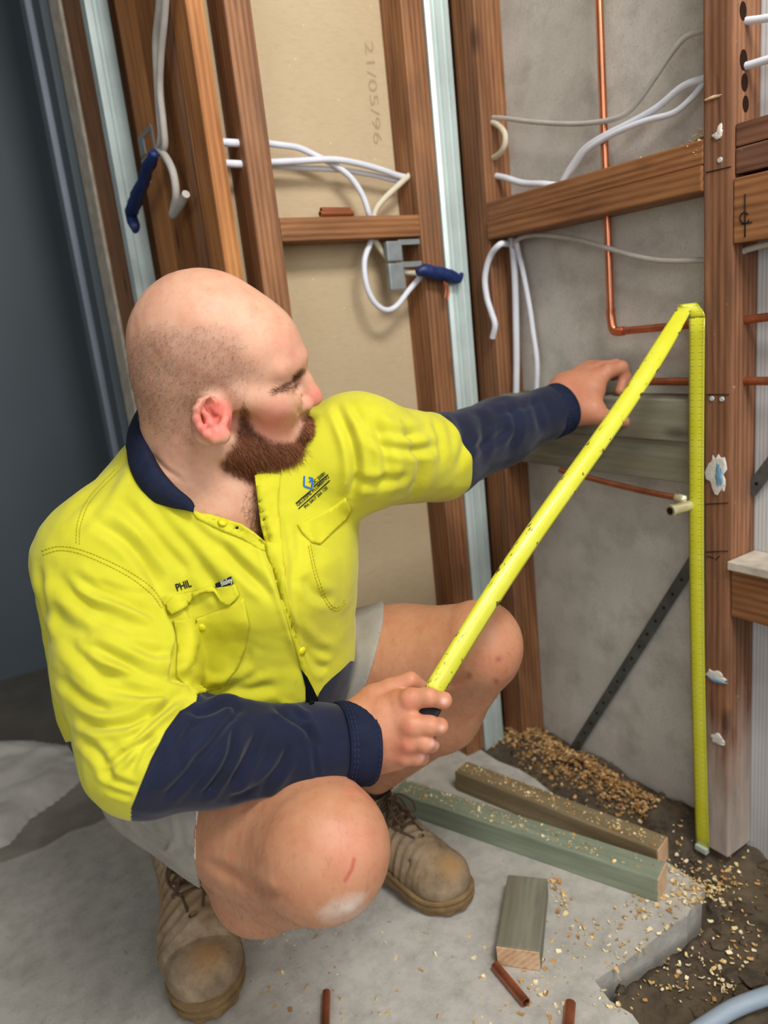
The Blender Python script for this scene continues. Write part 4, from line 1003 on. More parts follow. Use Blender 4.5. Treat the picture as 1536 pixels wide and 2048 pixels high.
def hemline(px, z0, name='hem'):
    pc = smoothpx(px, 8); P = []
    for x, y in pc:
        p, n = None, None
        for k in range(26):                       # walk in from the skin side to the very edge of the cloth
            q, m = hit(x+14-k*1.5, y, gt); b_, _n = hit(x+14-k*1.5, y, bvhb)
            if q is not None and (b_ is None or q[2] < b_[2]+.004): p = q; break
        if p is None or (P and np.linalg.norm(P[-1]-p) > .03): continue
        P.append(p+np.array([0, 0, -.001]))
    if len(P) > 3: tube(name, cam2w(np.array(P)), .0016, M['hem'], shorts, seg=6, n=1)
hemline([(404,1606),(396,1625),(393,1650),(396,1680),(404,1700),(414,1716)], 0)
print('shorts', round(time.time()-T0, 1))
# ------------------------------------------------------------------ socks and boots
def m_leather():
    t = NT('boot_leather'); v = t.coord('Object'); toe = t.n('ShaderNodeAttribute', attribute_name='toe').outputs[2]
    n = t.noise(v, 26, 6, .65); n2 = t.noise(v, 140, 5, .7)
    c = t.ramp(n, [(.28, srgb(104,88,70)), (.5, srgb(142,122,98)), (.72, srgb(172,152,124))])
    c = t.mix(t.ramp(t.noise(v, 12, 4), [(.45, 0.0), (.65, .5)]), c, srgb(150,122,82))
    c = t.mix(t.ramp(t.math('ADD', toe, t.math('MULTIPLY', t.math('SUBTRACT', n2, .5), 1.8)), [(.40, 0.0), (.95, .75)]), c, srgb(160,122,74))
    c = t.mix(t.ramp(n2, [(.55, 0.0), (.75, .45)]), c, srgb(84,70,60))
    t.set(c, .72, 0, .3); t.bump(t.math('ADD', n2, n), .4, .0015); return t.m
M['leather'] = m_leather()
M['sole'] = plain('boot_sole_rubber', srgb(128,104,70), .75, 0, .3, .25, 40, .4, 160)
M['lace'] = plain('brown_lace', srgb(92,74,58), .9, 0, .2, .2, 200, .3, 600)
M['sock'] = plain('black_sock', srgb(26,26,28), .95, 0, .15, .2, 200, .4, 700)
M['lining'] = plain('boot_lining', srgb(70,66,62), .9, 0, .2, .2, 80, .3, 300)
def boot_shape():
    e = np.eye(3)
    L = [Ell((.050,0,.060), (.047,.040,.055), e, .02), Cone((.055,0,.06), (.058,0,.150), .040, .042, .02), Cone((.080,0,.075), (.200,0,.055), .042, .041, .03)]
    L += [Cone((.085,0,.115), (.185,0,.075), .030, .030, .03), Ell((.238,.002,.050), (.062,.053,.044), e, .018), Ell((.190,-.006,.045), (.060,.051,.040), e, .02)]
    L += [Cone((.060,0,.142), (.058,0,.152), .046, .046, .008)]                     # padded collar
    L += [Fn(lambda P: (P[..., 2]-.024), .004, -1)]                                  # flat underneath
    L += [Cone((.060,0,.120), (.058,0,.22), .037, .038, .004, -1)]
    L += [Fn(lambda P: (.156-P[..., 2]+.25*(P[..., 0]-.058)), .003, -1)]
    L += [Cone((.196,-.06,.062), (.190,0,.108), .0022, .0022, .004, -1), Cone((.190,0,.108), (.196,.06,.062), .0022, .0022, .004, -1)]   # toe cap seam
    return L
def sole_outline(n=44):
    k = [(0,-.030),(-.006,0),(0,.030),(.03,.040),(.09,.037),(.16,.046),(.215,.055),(.262,.049),(.294,.028),(.304,0),(.294,-.026),(.262,-.046),(.215,-.051),(.16,-.042),(.09,-.035),(.03,-.040)]
    return cr([np.array([x, y, 0]) for x, y in k+[k[0]]], 4)[:-1]
def make_boot(xf, label, sign=1):
    V, Q = solid(boot_shape(), (-.03, -.09, 0), (.34, .09, .20), .0022)
    N = vnormals(V, Q); dsp = .0012*wob(V, 90, 41+sign)
    instep = np.exp(-((V[:, 0]-.150)/.05)**2)
    dsp += instep*.0018*np.sin(V[:, 0]*420+6*np.sin(V[:, 1]*40))
    for cx, cz in ((.07, .10), (.085, .085), (.060, .118)): dsp += -.002*np.exp(-(((V[:, 2]-cz)-.35*(V[:, 0]-cx))/.004)**2)*np.exp(-((V[:, 0]-cx)/.05)**2)
    V = V+N*dsp[:, None]
    if sign < 0: Q = Q[:, ::-1]
    me = qmesh('boot', V, Q, xf); vfloat(me, 'toe', np.exp(-(((V[:, 0]-.272)/.030)**2+((V[:, 1]-.01)/.036)**2+((V[:, 2]-.082)/.032)**2)))
    b = link('boot', me, M['leather'], person, True); b['label'] = label
    tree = BVHTree.FromPolygons([tuple(v) for v in V], [tuple(q) for q in (Q if sign > 0 else Q[:, ::-1])])
    # sole: welt, midsole and cleated tread
    ol = sole_outline(); n = len(ol); Vs = []; Fs = []
    lay = [(0, .93), (.004, .97), (.014, .985), (.0145, 1.02), (.020, 1.025), (.0205, .985), (.027, .985), (.0275, 1.04), (.032, 1.035), (.034, .93)]
    cx = np.array([.15, 0, 0])
    for h, s in lay:
        for i, p in enumerate(ol):
            q = cx+(p-cx)*np.array([1+(s-1)*.35, s, 0]); hz = h
            if h < .012 and (i % 4 < 2): q = cx+(q-cx)*np.array([.985, .95, 0])
            if h <= .004 and .085 < p[0] < .115: hz = h+.006
            lift = .010*max(0, (p[0]-.225)/.08)**2
            Vs.append((q[0], q[1], hz+lift*(1 if h < .03 else .8)))
    m = len(lay)
    for j in range(m-1):
        for i in range(n): Fs.append((j*n+i, j*n+(i+1) % n, (j+1)*n+(i+1) % n, (j+1)*n+i))
    Fs.append(tuple(range(n-1, -1, -1))); Fs.append(tuple((m-1)*n+i for i in range(n)))
    ms = mesh('sole', xf(np.array(Vs)), Fs); bm = bmesh.new(); bm.from_mesh(ms); bmesh.ops.recalc_face_normals(bm, faces=bm.faces); bm.to_mesh(ms); bm.free()
    link('sole', ms, M['sole'], b)
    # laces zig-zag over the instep, eyelets, bow
    def top(px_, py_, off=.002):
        h = tree.ray_cast(Vector((px_+.10*.5, py_, .24)), Vector((-.45, 0, -1)).normalized()); 
        if h[0] is None: h = tree.ray_cast(Vector((px_, py_, .24)), Vector((0, 0, -1)))
        return np.array(h[0])+np.array(h[1])*off if h[0] is not None else np.array([px_, py_, .1])
    st = [.168, .150, .132, .114, .098]
    for k, sx in enumerate(st):
        for s in (-1, 1):
            w_ = .020+.002*k; e = top(sx, s*w_, .0008)
            tube('eyelet', xf(np.array([e+np.array([.0032*math.cos(a), .0032*math.sin(a), .0012*math.cos(a)*-1]) for a in np.linspace(0, 2*math.pi, 13)])), .0009, M['galv_dark'], b, seg=6, n=1)
            if k+1 < len(st):
                q = [top(sx, s*w_, .0015), top(sx-.006, s*w_*.5, .004), top(sx-.010, 0, .005), top(sx-.014, -s*w_*.5, .004), top(st[k+1], -s*(.020+.002*(k+1)), .0015)]
                tube('lace', xf(np.array(q)), .0019, M['lace'], b, seg=7, n=5)
        q = [top(sx, -w_, .0012), top(sx, -w_*.4, .003), top(sx, w_*.4, .003), top(sx, w_, .0012)]
        tube('lace', xf(np.array(q)), .0019, M['lace'], b, seg=7, n=4)
    kx = st[-1]; kn = top(kx+.004, 0, .008)
    for s in (-1, 1):
        loop = [kn, kn+np.array([.012, s*.016, .007]), kn+np.array([.034, s*.027, -.004]), kn+np.array([.046, s*.020, -.016]), kn+np.array([.036, s*.010, -.010]), kn+np.array([.012, s*.003, .002]), kn]
        tube('lace', xf(np.array(loop)), .0018, M['lace'], b, seg=7, n=6)
        tail = [kn, kn+np.array([.016, s*.012, .003]), top(kx+.045, s*.024, .004), top(kx+.075, s*.014+.004, .003), top(kx+.098, s*.010+.004, .003)]
        tube('lace', xf(np.array(tail)), .0018, M['lace'], b, seg=7, n=6)
    tube('lace', xf(np.array([kn+np.array([0, -.006, 0]), kn+np.array([.004, 0, .004]), kn+np.array([0, .006, 0])])), .0042, M['lace'], b, seg=8, n=4)
    return b, xf
bootR, _ = make_boot(xR, 'scuffed brown work boot with worn orange toe, pointing at camera', 1)
bootL, _ = make_boot(xL, 'scuffed brown work boot behind the knee, pointing right', -1)
def sock(xf, ank, name='sock', top=None):
    a = to_cam(xf(np.array([[.058, 0, .10]])))[0]; b = to_cam(xf(np.array([[.059, 0, .165]])))[0]
    d = unit(ank-b); e = b+d*(.045 if top is None else top)
    L = [Cone(a, b, .038, .039, .01), Cone(b, e, .040, .047, .02), near_cut(e, d, .07), Cone(e-.01*d, e+.05*d, .0435, .046, .002, -1)]
    V, Q = solid(L, np.minimum(a, e)-.08, np.maximum(a, e)+.08, .003); return link(name, qmesh(name, V, Q), M['sock'], person, True)
sock(xR, K(520,1768,.95), top=.035); sock(xL, K(880,1420,1.13), top=.040)
print('boots', round(time.time()-T0, 1))
# ------------------------------------------------------------------ tape measure
def m_tape():
    t = NT('tape_blade'); uv = t.n('ShaderNodeUVMap'); sp = t.n('ShaderNodeSeparateXYZ'); t.put(sp, 0, uv.outputs[0]); u, vv = sp.outputs[0], sp.outputs[1]
    v = t.coord('Object'); base = t.mix(t.ramp(t.noise(v, 30, 4), [(.4, 0.0), (.7, .5)]), srgb(204,202,44), srgb(214,214,88))
    printed = t.math('GREATER_THAN', vv, 1.2)              # only the measuring face is printed; uv.y is offset on it
    def ticks(step, width, reach):
        m = t.math('LESS_THAN', t.math('FRACT', t.math('DIVIDE', u, step)), width/step)
        e = t.math('ABSOLUTE', t.math('SUBTRACT', t.math('FRACT', vv), .5)); return t.math('MULTIPLY', m, t.math('GREATER_THAN', e, .5-reach))
    k = t.math('MAXIMUM', t.math('MAXIMUM', ticks(.001, .00035, .16), ticks(.005, .0004, .24)), ticks(.01, .00055, .36))
    c = t.mix(t.math('MULTIPLY', t.math('MULTIPLY', k, printed), .85), base, srgb(24,24,20))
    edge = t.math('ABSOLUTE', t.math('SUBTRACT', vv, .5)); wear = t.noise(t.coord('Object', (70, 260, 70)), 1.0, 4, .7)
    wk = t.math('MULTIPLY', t.math('GREATER_THAN', t.math('ADD', wear, t.math('MULTIPLY', edge, .22)), .70), t.math('LESS_THAN', vv, 1.2))
    c = t.mix(wk, c, srgb(92,86,50))
    t.set(c, .32, 0, .5); return t.m
M['tape'] = m_tape()
M['black_plastic'] = plain('black_rubber_case', srgb(24,26,26), .5, 0, .4, .1, 60, .1, 200)
tapeT = empty('tape_measure', tuple(on_x(1398, 1690, 1.0)))
tag(tapeT, 'yellow steel tape measure stretched from his hand to the wall and down', 'tape measure')
def ribbon(name, P, W, bow, parent, cols=9, v0=0.0, thick=.0004, u0=0.0):
    """curved spring-steel blade: path points P, half width vectors W, bow vectors (height of the cross curve)"""
    P = np.array(P); n = len(P); V = []; Fc = []; UV = []
    L = np.concatenate([[0], np.cumsum(np.linalg.norm(np.diff(P, axis=0), axis=1))])+u0
    for i in range(n):
        for j in range(cols):
            s = -1+2*j/(cols-1); V.append(P[i]+W[i]*s+bow[i]*(1-s*s)); UV.append((L[i], v0+j/(cols-1)))
    for i in range(n-1):
        for j in range(cols-1): Fc.append((i*cols+j, i*cols+j+1, (i+1)*cols+j+1, (i+1)*cols+j))
    me = mesh(name, V, Fc); ul = me.uv_layers.new(name='UVMap')
    for l in me.loops: ul.data[l.index].uv = UV[l.vertex_index]
    o = link(name, me, M['tape'], parent, True); so = o.modifiers.new('s', 'SOLIDIFY'); so.thickness = thick; so.offset = 0; return o
foldp = on_x(1372, 612, 1.000); handp = cam2w(K(868, 1385, .862)); low = cam2w(K(846, 1425, .852))
dd = unit(foldp-handp)
n_ = 60; P = []; Wv = []; Bv = []
pa = [(842,1432,.850),(868,1382,.860),(925,1278,None),(1010,1146,None),(1100,1002,None),(1200,846,None),(1290,712,None),(1370,613,None)]
wid = [.0125]*8; pw = []
tt = np.linspace(0, 1, n_)
p_cam0 = np.array(K(860,1394,.858)); p_cam1 = to_cam(foldp)
view = unit(ray(1100, 1000)); side = unit(np.cross(dd, view)); nrm = unit(np.cross(side, dd))
if nrm@view > 0: nrm = -nrm
wob_px = [0, 0, 3, 2, 0, -2, -3, 0]
hor = unit([.83, -.54, .03])
for t in tt:
    c = p_cam0+(p_cam1-p_cam0)*t; p = cam2w(c)+nrm*(.010*math.sin(math.pi*t))+side*.004*math.sin(2*math.pi*t)
    tw = .42*(1-t)**2-.25*t*t; s_ = side*math.cos(tw)+nrm*math.sin(tw); u_ = np.clip((t-.80)/.2, 0, 1); u_ = u_*u_*(3-2*u_)
    if s_@hor < 0: s_ = -s_
    s_ = unit(s_*(1-u_)+hor*u_); P.append(p); Wv.append(s_*.0123); b_ = unit(np.cross(s_, dd)); b_ = b_ if b_@nrm > 0 else -b_; Bv.append(b_*(.0052*(1-t**6)))
ribbon('blade', P, Wv, Bv, tapeT, v0=0.0, u0=.02)
# over the fold and down the stud
top = P[-1]; va = on_x(1394, 650, 1.0015); vb = on_x(1403, 1686, 1.0005); yv = float(va[1]); zt = float(top[2])-.018
P = []; Wv = []; Bv = []; end = np.array([1.0015, yv, zt])
for t in np.linspace(0, 1, 9):
    e_ = t*t*(3-2*t); q = top*(1-e_)+end*e_; q[2] = top[2]+.0030*math.sin(math.pi*min(1, t*2))*(1 if t < .5 else 0)-.018*max(0, (t-.25)/.75)**1.3
    P.append(q); Wv.append(unit(hor*(1-e_)+np.array([.1, -1, 0])*e_)*.0123); Bv.append(np.zeros(3))
ribbon('blade_fold', P, Wv, Bv, tapeT, v0=2.0)
P2 = []; W2 = []; B2 = []
for t in np.linspace(0, 1, 40):
    z = zt*(1-t)+.004*t; ym = yv*(1-t)+float(vb[1])*t; P2.append((1.0015-.008*math.sin(math.pi*t)+.002*t, ym, z)); W2.append(np.array([.1, -1, 0])*.0123); B2.append(np.array([-1, 0, 0])*.0024*(1-abs(2*t-1)**4))
blade2 = ribbon('blade', P2, W2, B2, tapeT, v0=2.0)
box('end_hook', (.997, float(vb[1])-.011, 0), (1.007, float(vb[1])+.011, .010), M['galv'], tapeT, .001)
# case held inside the fist, only its black corner shows between the fingers
cc = cam2w(K(832, 1440, .878)); xa = dd; za = unit(cam2w(K(832,1440,.85))-cc); 
case = obox('case', cam2w(K(848, 1428, .880))-xa*.004, frame3(xa, za), (.040, .030, .026), M['black_plastic'], tapeT, .005)

# ------------------------------------------------------------------ cables, pipes, brackets in the wall
M['cable'] = plain('white_cable_sheath', srgb(214,216,224), .45, 0, .4, .05, 30, .05, 60)
M['cable_cream'] = plain('cream_cable_sheath', srgb(206,196,172), .5, 0, .4, .06, 30, .05, 60)
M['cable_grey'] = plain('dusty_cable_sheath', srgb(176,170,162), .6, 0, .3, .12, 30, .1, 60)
M['copper'] = plain('copper_pipe', srgb(206,132,98), .28, .95, .5, .14, 24, .05, 60)
M['copper_dull'] = plain('dull_copper', srgb(182,112,82), .40, .85, .5, .25, 40, .1, 90)
M['brass'] = plain('nickel_brass', srgb(222,214,176), .28, .6, .5, .06, 20, .03, 60)
M['blue_tape'] = plain('blue_insulating_tape', srgb(22,42,92), .45, 0, .45, .2, 60, .35, 150)
def cable(px, plane, rad, mat, label, off=None, grp=None, name='electric_cable', flat=.62, axis='x'):
    f = on_x if axis == 'x' else on_y; n = len(px); offs = off or [0]*n
    pts = [f(q[0], q[1], plane+offs[i] if len(q) < 3 else q[2]) for i, q in enumerate(px)]
    o = tube(name, pts, rad, M[mat], None, seg=10, flat=1.0, n=7); tag(o, label, 'cable', 'electric cables in the open walls'); return o
YC = YF+.028; XC = XF+.030
cable([(536,287,YC),(560,290,YC),(598,296,YC),(637,314,YC),(669,330,YC),(702,356,YC-.005),(725,391,YC-.01),(737,425,YC-.012),(740,440,YC-.005),(741,470,YC-.005),(741,484,YC-.005),(729,521,YC-.012),(732,566,YC-.015),(747,602,YC-.018),(770,620,YC-.02),(793,612,YC-.02),(819,579,YC-.022),(842,553,YC-.022)], 0, .0054, 'cable', 'white cable dropping through the left nogging into a hanging loop', axis='y')
cable([(536,325,YC-.004),(598,322,YC-.006),(663,319,YC-.01),(712,326,YC-.008),(760,339,YC-.004),(803,353,YC),(858,363,YC)], 0, .0056, 'cable', 'upper of two white cables running level across the plasterboard bay', axis='y')
cable([(536,331,YC+.010),(624,337,YC+.010),(679,340,YC+.010),(744,350,YC+.010),(793,361,YC+.010),(858,368,YC+.006)], 0, .0048, 'cable', 'lower of two white cables running level across the plasterboard bay', axis='y')
cable([(862,322,YC),(853,327,YC),(826,345,YC-.004),(793,374,YC-.004),(760,407,YC-.002),(747,433,YC),(745,470,YC),(754,487,YC),(770,510,YC),(800,540,YC-.004),(845,548,YC-.015)], 0, .0056, 'cable_cream', 'cream cable curving from the corner stud down past the left nogging', axis='y')
cable([(938,238,XC),(970,236,XC),(1003,236,XC),(1066,244,XC),(1140,248,XC),(1198,244,XC),(1244,232,XC),(1273,207,XC),(1306,161,XC),(1339,112,XC),(1368,77,XC),(1400,62,XC),(1425,56,XC)], 0, .0042, 'cable_grey', 'long thin cable sweeping up behind the worn stud at upper right')
cable([(945,243,XC),(975,244,XC),(995,250,XC-.005),(1010,269,XC-.01),(1006,298,XC-.01),(983,317,XC-.005),(945,317,XC)], 0, .0052, 'cable_cream', 'short cream cable loop bulging from the corner stud')
cable([(940,348,XC),(965,350,XC),(1004,354,XC),(1045,366,XC),(1086,368,XC),(1120,372,XC+.01)], 0, .0058, 'cable', 'white cable end lying just above the sloping upper nogging')
cable([(1425,152,XC),(1407,157,XC),(1364,174,XC),(1314,215,XC),(1264,244,XC),(1206,273,XC),(1169,298,XC),(1144,331,XC),(1130,354,XC),(1120,375,XC)], 0, .0052, 'cable', 'upper cable of the white pair crossing the copper pipe')
cable([(1425,160,XC+.004),(1407,168,XC+.004),(1384,195,XC),(1347,226,XC-.004),(1297,240,XC-.006),(1256,255,XC-.008),(1206,279,XC-.006),(1172,303,XC-.004),(1148,336,XC),(1132,356,XC),(1122,376,XC)], 0, .0046, 'cable', 'lower cable of the white pair crossing the copper pipe')
cable([(1024,476,XC),(1020,487,XC),(1000,489,XF-.006),(980,514,XF-.009),(970,555,XF-.010),(974,595,XF-.010),(983,625,XF-.010),(990,650,XF-.010),(985,676,XF-.009)], 0, .0058, 'cable', 'bent white cable end hanging beside the corner stud')
cable([(1022,478,XC),(1026,500,XC),(1030,559,XC),(1032,643,XC),(1033,720,XC),(1032,800,XC)], 0, .0066, 'cable', 'straight white cable hanging down to the treated timber rail')
cable([(1032,478,XC),(1038,510,XC),(1045,538,XC),(1059,613,XC),(1066,664,XC),(1074,726,XC),(1072,800,XC)], 0, .0050, 'cable', 'slightly slanting white cable hanging right of the straight one')
cable([(1026,500,XC),(1030,484,XC-.004),(1049,473,XC-.004),(1086,470,XC),(1148,478,XC),(1211,495,XC),(1273,513,XC),(1335,522,XC),(1409,520,XC),(1430,519,XC)], 0, .0042, 'cable_grey', 'thin cable sagging under the upper nogging across the copper pipe')
cable([(1484,43,XC),(1500,41,XC),(1536,36,XC),(1700,8,XC),(2300,-90,XC)], 0, .0050, 'cable', 'white cable through the topmost hole of the right stud')
cable([(1484,134,XC),(1500,130,XC),(1536,119,XC),(1700,70,XC),(2300,-60,XC)], 0, .0052, 'cable', 'white cable through the second hole of the right stud')
cable([(1482,505,XC),(1495,499,XC),(1536,488,XC),(1700,450,XC),(2300,340,XC)], 0, .0046, 'cable_grey', 'grey cable under the nogging with the pencil mark')
# cables bundled down the stud bay at far left
XL_ = XP-.006
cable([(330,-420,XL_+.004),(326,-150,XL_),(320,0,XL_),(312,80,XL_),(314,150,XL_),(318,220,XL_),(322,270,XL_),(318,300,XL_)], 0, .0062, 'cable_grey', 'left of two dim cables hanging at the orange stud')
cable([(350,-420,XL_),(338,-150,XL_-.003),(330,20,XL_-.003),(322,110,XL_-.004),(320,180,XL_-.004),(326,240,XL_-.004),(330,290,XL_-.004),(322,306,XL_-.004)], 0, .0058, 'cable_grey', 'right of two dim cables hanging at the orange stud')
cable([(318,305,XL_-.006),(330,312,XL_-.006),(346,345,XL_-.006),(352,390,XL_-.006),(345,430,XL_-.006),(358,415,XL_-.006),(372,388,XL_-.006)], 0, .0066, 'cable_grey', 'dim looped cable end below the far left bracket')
M['hole'] = plain('bored_hole_shadow', srgb(40,24,16), .9, 0, .1, .1, 60, 0)  # dark colour for flat discs that stand in for shade inside holes
for (x, y, r) in ((1486,22,.0075),(1489,165,.0075),(1491,208,.0070),(1487,120,.0085)):
    p = on_y(x, y, .651); bm = bmesh.new(); bmesh.ops.create_cone(bm, cap_ends=True, segments=18, radius1=r, radius2=r, depth=.004)
    bm_obj('hole_dark_disc', bm, M['hole'], RS, False, Matrix.Translation(Vector(p+np.array([0, .0016, 0]))) @ Matrix.Rotation(math.pi/2, 4, 'X') @ Matrix.Scale(1.5, 4, (0, 1, 0)))
# cable clips bridging the two left studs
for (y, nm) in ((285,'white cable crossing the gap between the left studs, upper'), (327,'white cable crossing the gap between the left studs, lower')):
    a = on_y(450, y, YF+.02); b = on_y(490, y+2, YF+.02); o = tube('electric_cable', [a-np.array([.02,0,0]), a, b, b+np.array([.02,0,0])], .0062, M['cable'], None, n=4); tag(o, nm, 'cable', 'electric cables in the open walls')
# blue taped cable ends
def blob_tape(pts, rad, label, axis, plane):
    f = on_x if axis == 'x' else on_y; P = [f(x, y, plane) for x, y in pts]; V, Fc = tube_data(P, rad, seg=12, n=7); V = np.array(V)
    V = V+.0016*np.stack([wob(V, 260, s) for s in (1, 2, 3)], -1); o = link('taped_cable_end', mesh('taped_cable_end', V, Fc), M['blue_tape'], None, True); tag(o, label, 'cable end', 'cable ends wound in blue tape'); return o
t1 = blob_tape([(836,546),(848,541),(866,545),(884,548),(902,553),(916,558),(924,548)], [.006,.0115,.0125,.013,.0125,.009,.004], 'blue insulating tape wound on the cable end by the metal channel', 'y', YF-.020)
for (x, y) in ((888,562),(893,566)): tube('stripped_wire', [on_y(x, y, YF-.022), on_y(x+4, y+16, YF-.022), on_y(x+2, y+34, YF-.022)], .0022, M['copper_dull'], t1, n=4)
blob_tape([(309,306),(301,325),(292,345),(286,365),(278,385),(268,410),(262,430),(269,452),(270,466)], [.007,.0105,.010,.011,.0125,.0125,.011,.010,.004], 'blue insulating tape wound on the cable end by the far left metal strip', 'x', XP-.028)
# mounting brackets
def bracket(p, xd, label):
    root = empty('mounting_bracket', tuple(p)); tag(root, label, 'bracket', 'mounting brackets'); xd = unit(xd); nd = unit(np.cross(xd, [0, 0, 1.0])); fr = frame3(xd, (0, 0, 1))
    def b(name, c, d, bev=.001): return obox(name, p+xd*c[0]+nd*c[1]+np.array([0, 0, c[2]]), fr, d, M['bracketgrey'], root, bev)
    b('plate', (0, 0, .033), (.034, .012, .036), .003); b('plate', (0, 0, -.012), (.034, .012, .048), .003); b('arm', (.040, .004, .048), (.060, .003, .010)); b('return_arm', (.069, .004, .030), (.005, .003, .040)); b('flange', (.072, -.006, .030), (.003, .022, .044))
    b('arm', (.040, .004, .008), (.058, .003, .010))
    return root
M['bracketgrey'] = plain('grey_bracket_steel', srgb(142,148,148), .55, .4, .4, .15, 60, .15, 200)
bracket(on_y(790, 540, YF+.012), (1, 0, 0), 'grey mounting bracket hanging under the left nogging')
bracket(on_x(295, 330, XP+.018), (0, -1, 0), 'dim grey mounting bracket at the far left stud')
# copper
def pipe(name, pts, rad, mat, label, cat='pipe', **k): return tag(tube(name, pts, rad, M[mat], None, seg=14, **k), label, cat, 'copper pipes in the walls' if cat == 'pipe' else 'copper pipe offcuts')
XQ = XF+.036
pv = [on_x(1196, -60, XQ), on_x(1204, 120, XQ), on_x(1212, 320, XQ), on_x(1217, 440, XQ), on_x(1220, 560, XQ), on_x(1222, 632, XQ)]
p0, p1 = pv[0].copy(), pv[-1].copy(); p0 = p1+(p0-p1)*((2.39-p1[2])/(p0[2]-p1[2])); pl = [p0+(p1-p0)*t for t in np.linspace(0, 1, 6)]
cp = empty('copper_pipe', tuple(pl[-1])); tag(cp, 'copper pipe dropping down the right bay and elbowing towards the stud', 'pipe', 'copper pipes in the walls')
tube('riser', pl, .0064, M['copper'], cp, seg=16, n=2)
el = pl[-1]; e2 = on_x(1246, 662, XQ); e3 = on_x(1420, 650, XQ); dn = np.array([el[0], el[1], e2[2]+.0]); 
tube('elbow', [el+np.array([0,0,.012]), el+np.array([0,0,-.002]), np.array([el[0], el[1]-.004, e2[2]+.004]), np.array([el[0], el[1]-.014, e2[2]]), np.array([el[0], el[1]-.026, e2[2]])], [.0078,.0078,.0078,.0078,.0078], M['copper'], cp, seg=14, n=6)
tube('branch', [np.array([el[0], el[1]-.02, e2[2]]), np.array([el[0], .70, e2[2]+.004])], .0062, M['copper_dull'], cp, seg=14, n=4)
pipe('copper_pipe', [on_x(1290, 763, XQ), on_x(1376, 763, XQ), on_x(1420, 763, XQ)], .0062, 'copper_dull', 'short copper pipe just above the treated rail behind the tape')
pipe('copper_pipe', [on_x(1484, 640, XQ), on_x(1536, 634, XQ), on_x(2300, 540, XQ)], .0062, 'copper_dull', 'upper copper pipe leaving the right stud')
pipe('copper_pipe', [on_x(1480, 762, XQ), on_x(1536, 762, XQ), on_x(2300, 762, XQ)], .0062, 'copper_dull', 'lower copper pipe leaving the right stud')
pipe('copper_pipe', [on_x(1120, 940, XF-.004), on_x(1169, 953, XF-.004), on_x(1231, 969, XF-.006), on_x(1300, 985, XF-.008), on_x(1356, 996, XF-.008)], .0052, 'copper_dull', 'bent copper pipe under the lower treated rail')
ft = empty('wall_spigot', tuple(on_x(1372, 1012, XF-.015))); tag(ft, 'open nickel brass pipe stub poking out under the treated rails', 'pipe stub')
sa = on_x(1395, 1006, XF+.004); sb = sa+unit(np.array([-.62, .50, -.22]))*.052; sb = cam2w(K(1340, 1022, to_cam(sa)[2]-.026))
tube('stub', [sa, sa+(sb-sa)*.5, sb], .0080, M['brass'], ft, seg=18, n=3, hollow=.70)
tube('collar', [sb+(sa-sb)*.10, sb+(sa-sb)*.0], .0092, M['brass'], ft, seg=18, n=1, hollow=.72)
ax_ = unit(sb-sa); tube('bore_dark_disc', [sb-ax_*.003, sb+ax_*.0004], .0058, M['hole'], ft, seg=16, n=1)  # dark disc painted in as the shaded inside of the stub
tube('nut', [on_x(1352, 995, XF-.008), on_x(1376, 1000, XF-.006)], .0085, M['brass'], ft, seg=6, n=1)
# short copper scrap on the left nogging
for i, (xa, ya, xb, yb) in enumerate(((640,428,705,427),(642,421,700,421))):
    pipe('copper_offcut', [on_y(xa, ya, YF+.02+.012*i), on_y(xb, yb, YF+.02+.012*i)], .0055, 'copper', ['copper offcut lying on the left nogging, nearer one', 'copper offcut lying on the left nogging, rear one'][i], 'pipe offcut', n=1, hollow=.75)
# diagonal steel braces let in to the frame
def brace(pa, pb, label):
    pa = np.array(pa); pb = np.array(pb); d = pb-pa; L = np.linalg.norm(d); root = empty('steel_brace', tuple(pa)); tag(root, label, 'brace', 'steel braces'); fr = frame3(d, (-1, 0, 0))
    a = obox('flange', (pa+pb)/2, fr, (L, .020, .0016), M['galv_dark'], root, .0004)
    s = np.array(fr.col[1]); obox('web', (pa+pb)/2+s*.010+np.array([.008, 0, 0]), fr, (L, .0016, .017), M['galv_dark'], root, .0003)
    k = int(L/.035)
    for i in range(k):
        p = pa+d*(i+.5)/k+np.array([-.0006, 0, 0]); bm = bmesh.new(); bmesh.ops.create_cone(bm, cap_ends=True, segments=10, radius1=.0028, radius2=.0028, depth=.0014)
        bm_obj('nail_hole_disc', bm, M['hole'], root, False, Matrix.Translation(Vector(p)) @ Matrix.Rotation(math.pi/2, 4, 'Y'))  # flat dark disc in place of a shaded hole
brace(on_x(1140, 1512, XS-.012), on_x(1392, 1115, XS-.012), 'dark perforated steel brace slanting across the lower right bay')
brace(on_x(1500, 985, XS-.012), on_x(1760, 640, XS-.012), 'grey steel brace continuing right of the worn stud')
M['chalk'] = plain('white_plaster_smear', srgb(206,200,190), .9, 0, .2, .12, 60, .6, 160)
M['bluechalk'] = plain('blue_paint_smear', srgb(110,150,176), .9, 0, .2, .2, 90, .5, 160)
M['pencil'] = plain('pencil_line', srgb(34,26,24), .8, 0, .2, .2, 300, 0)
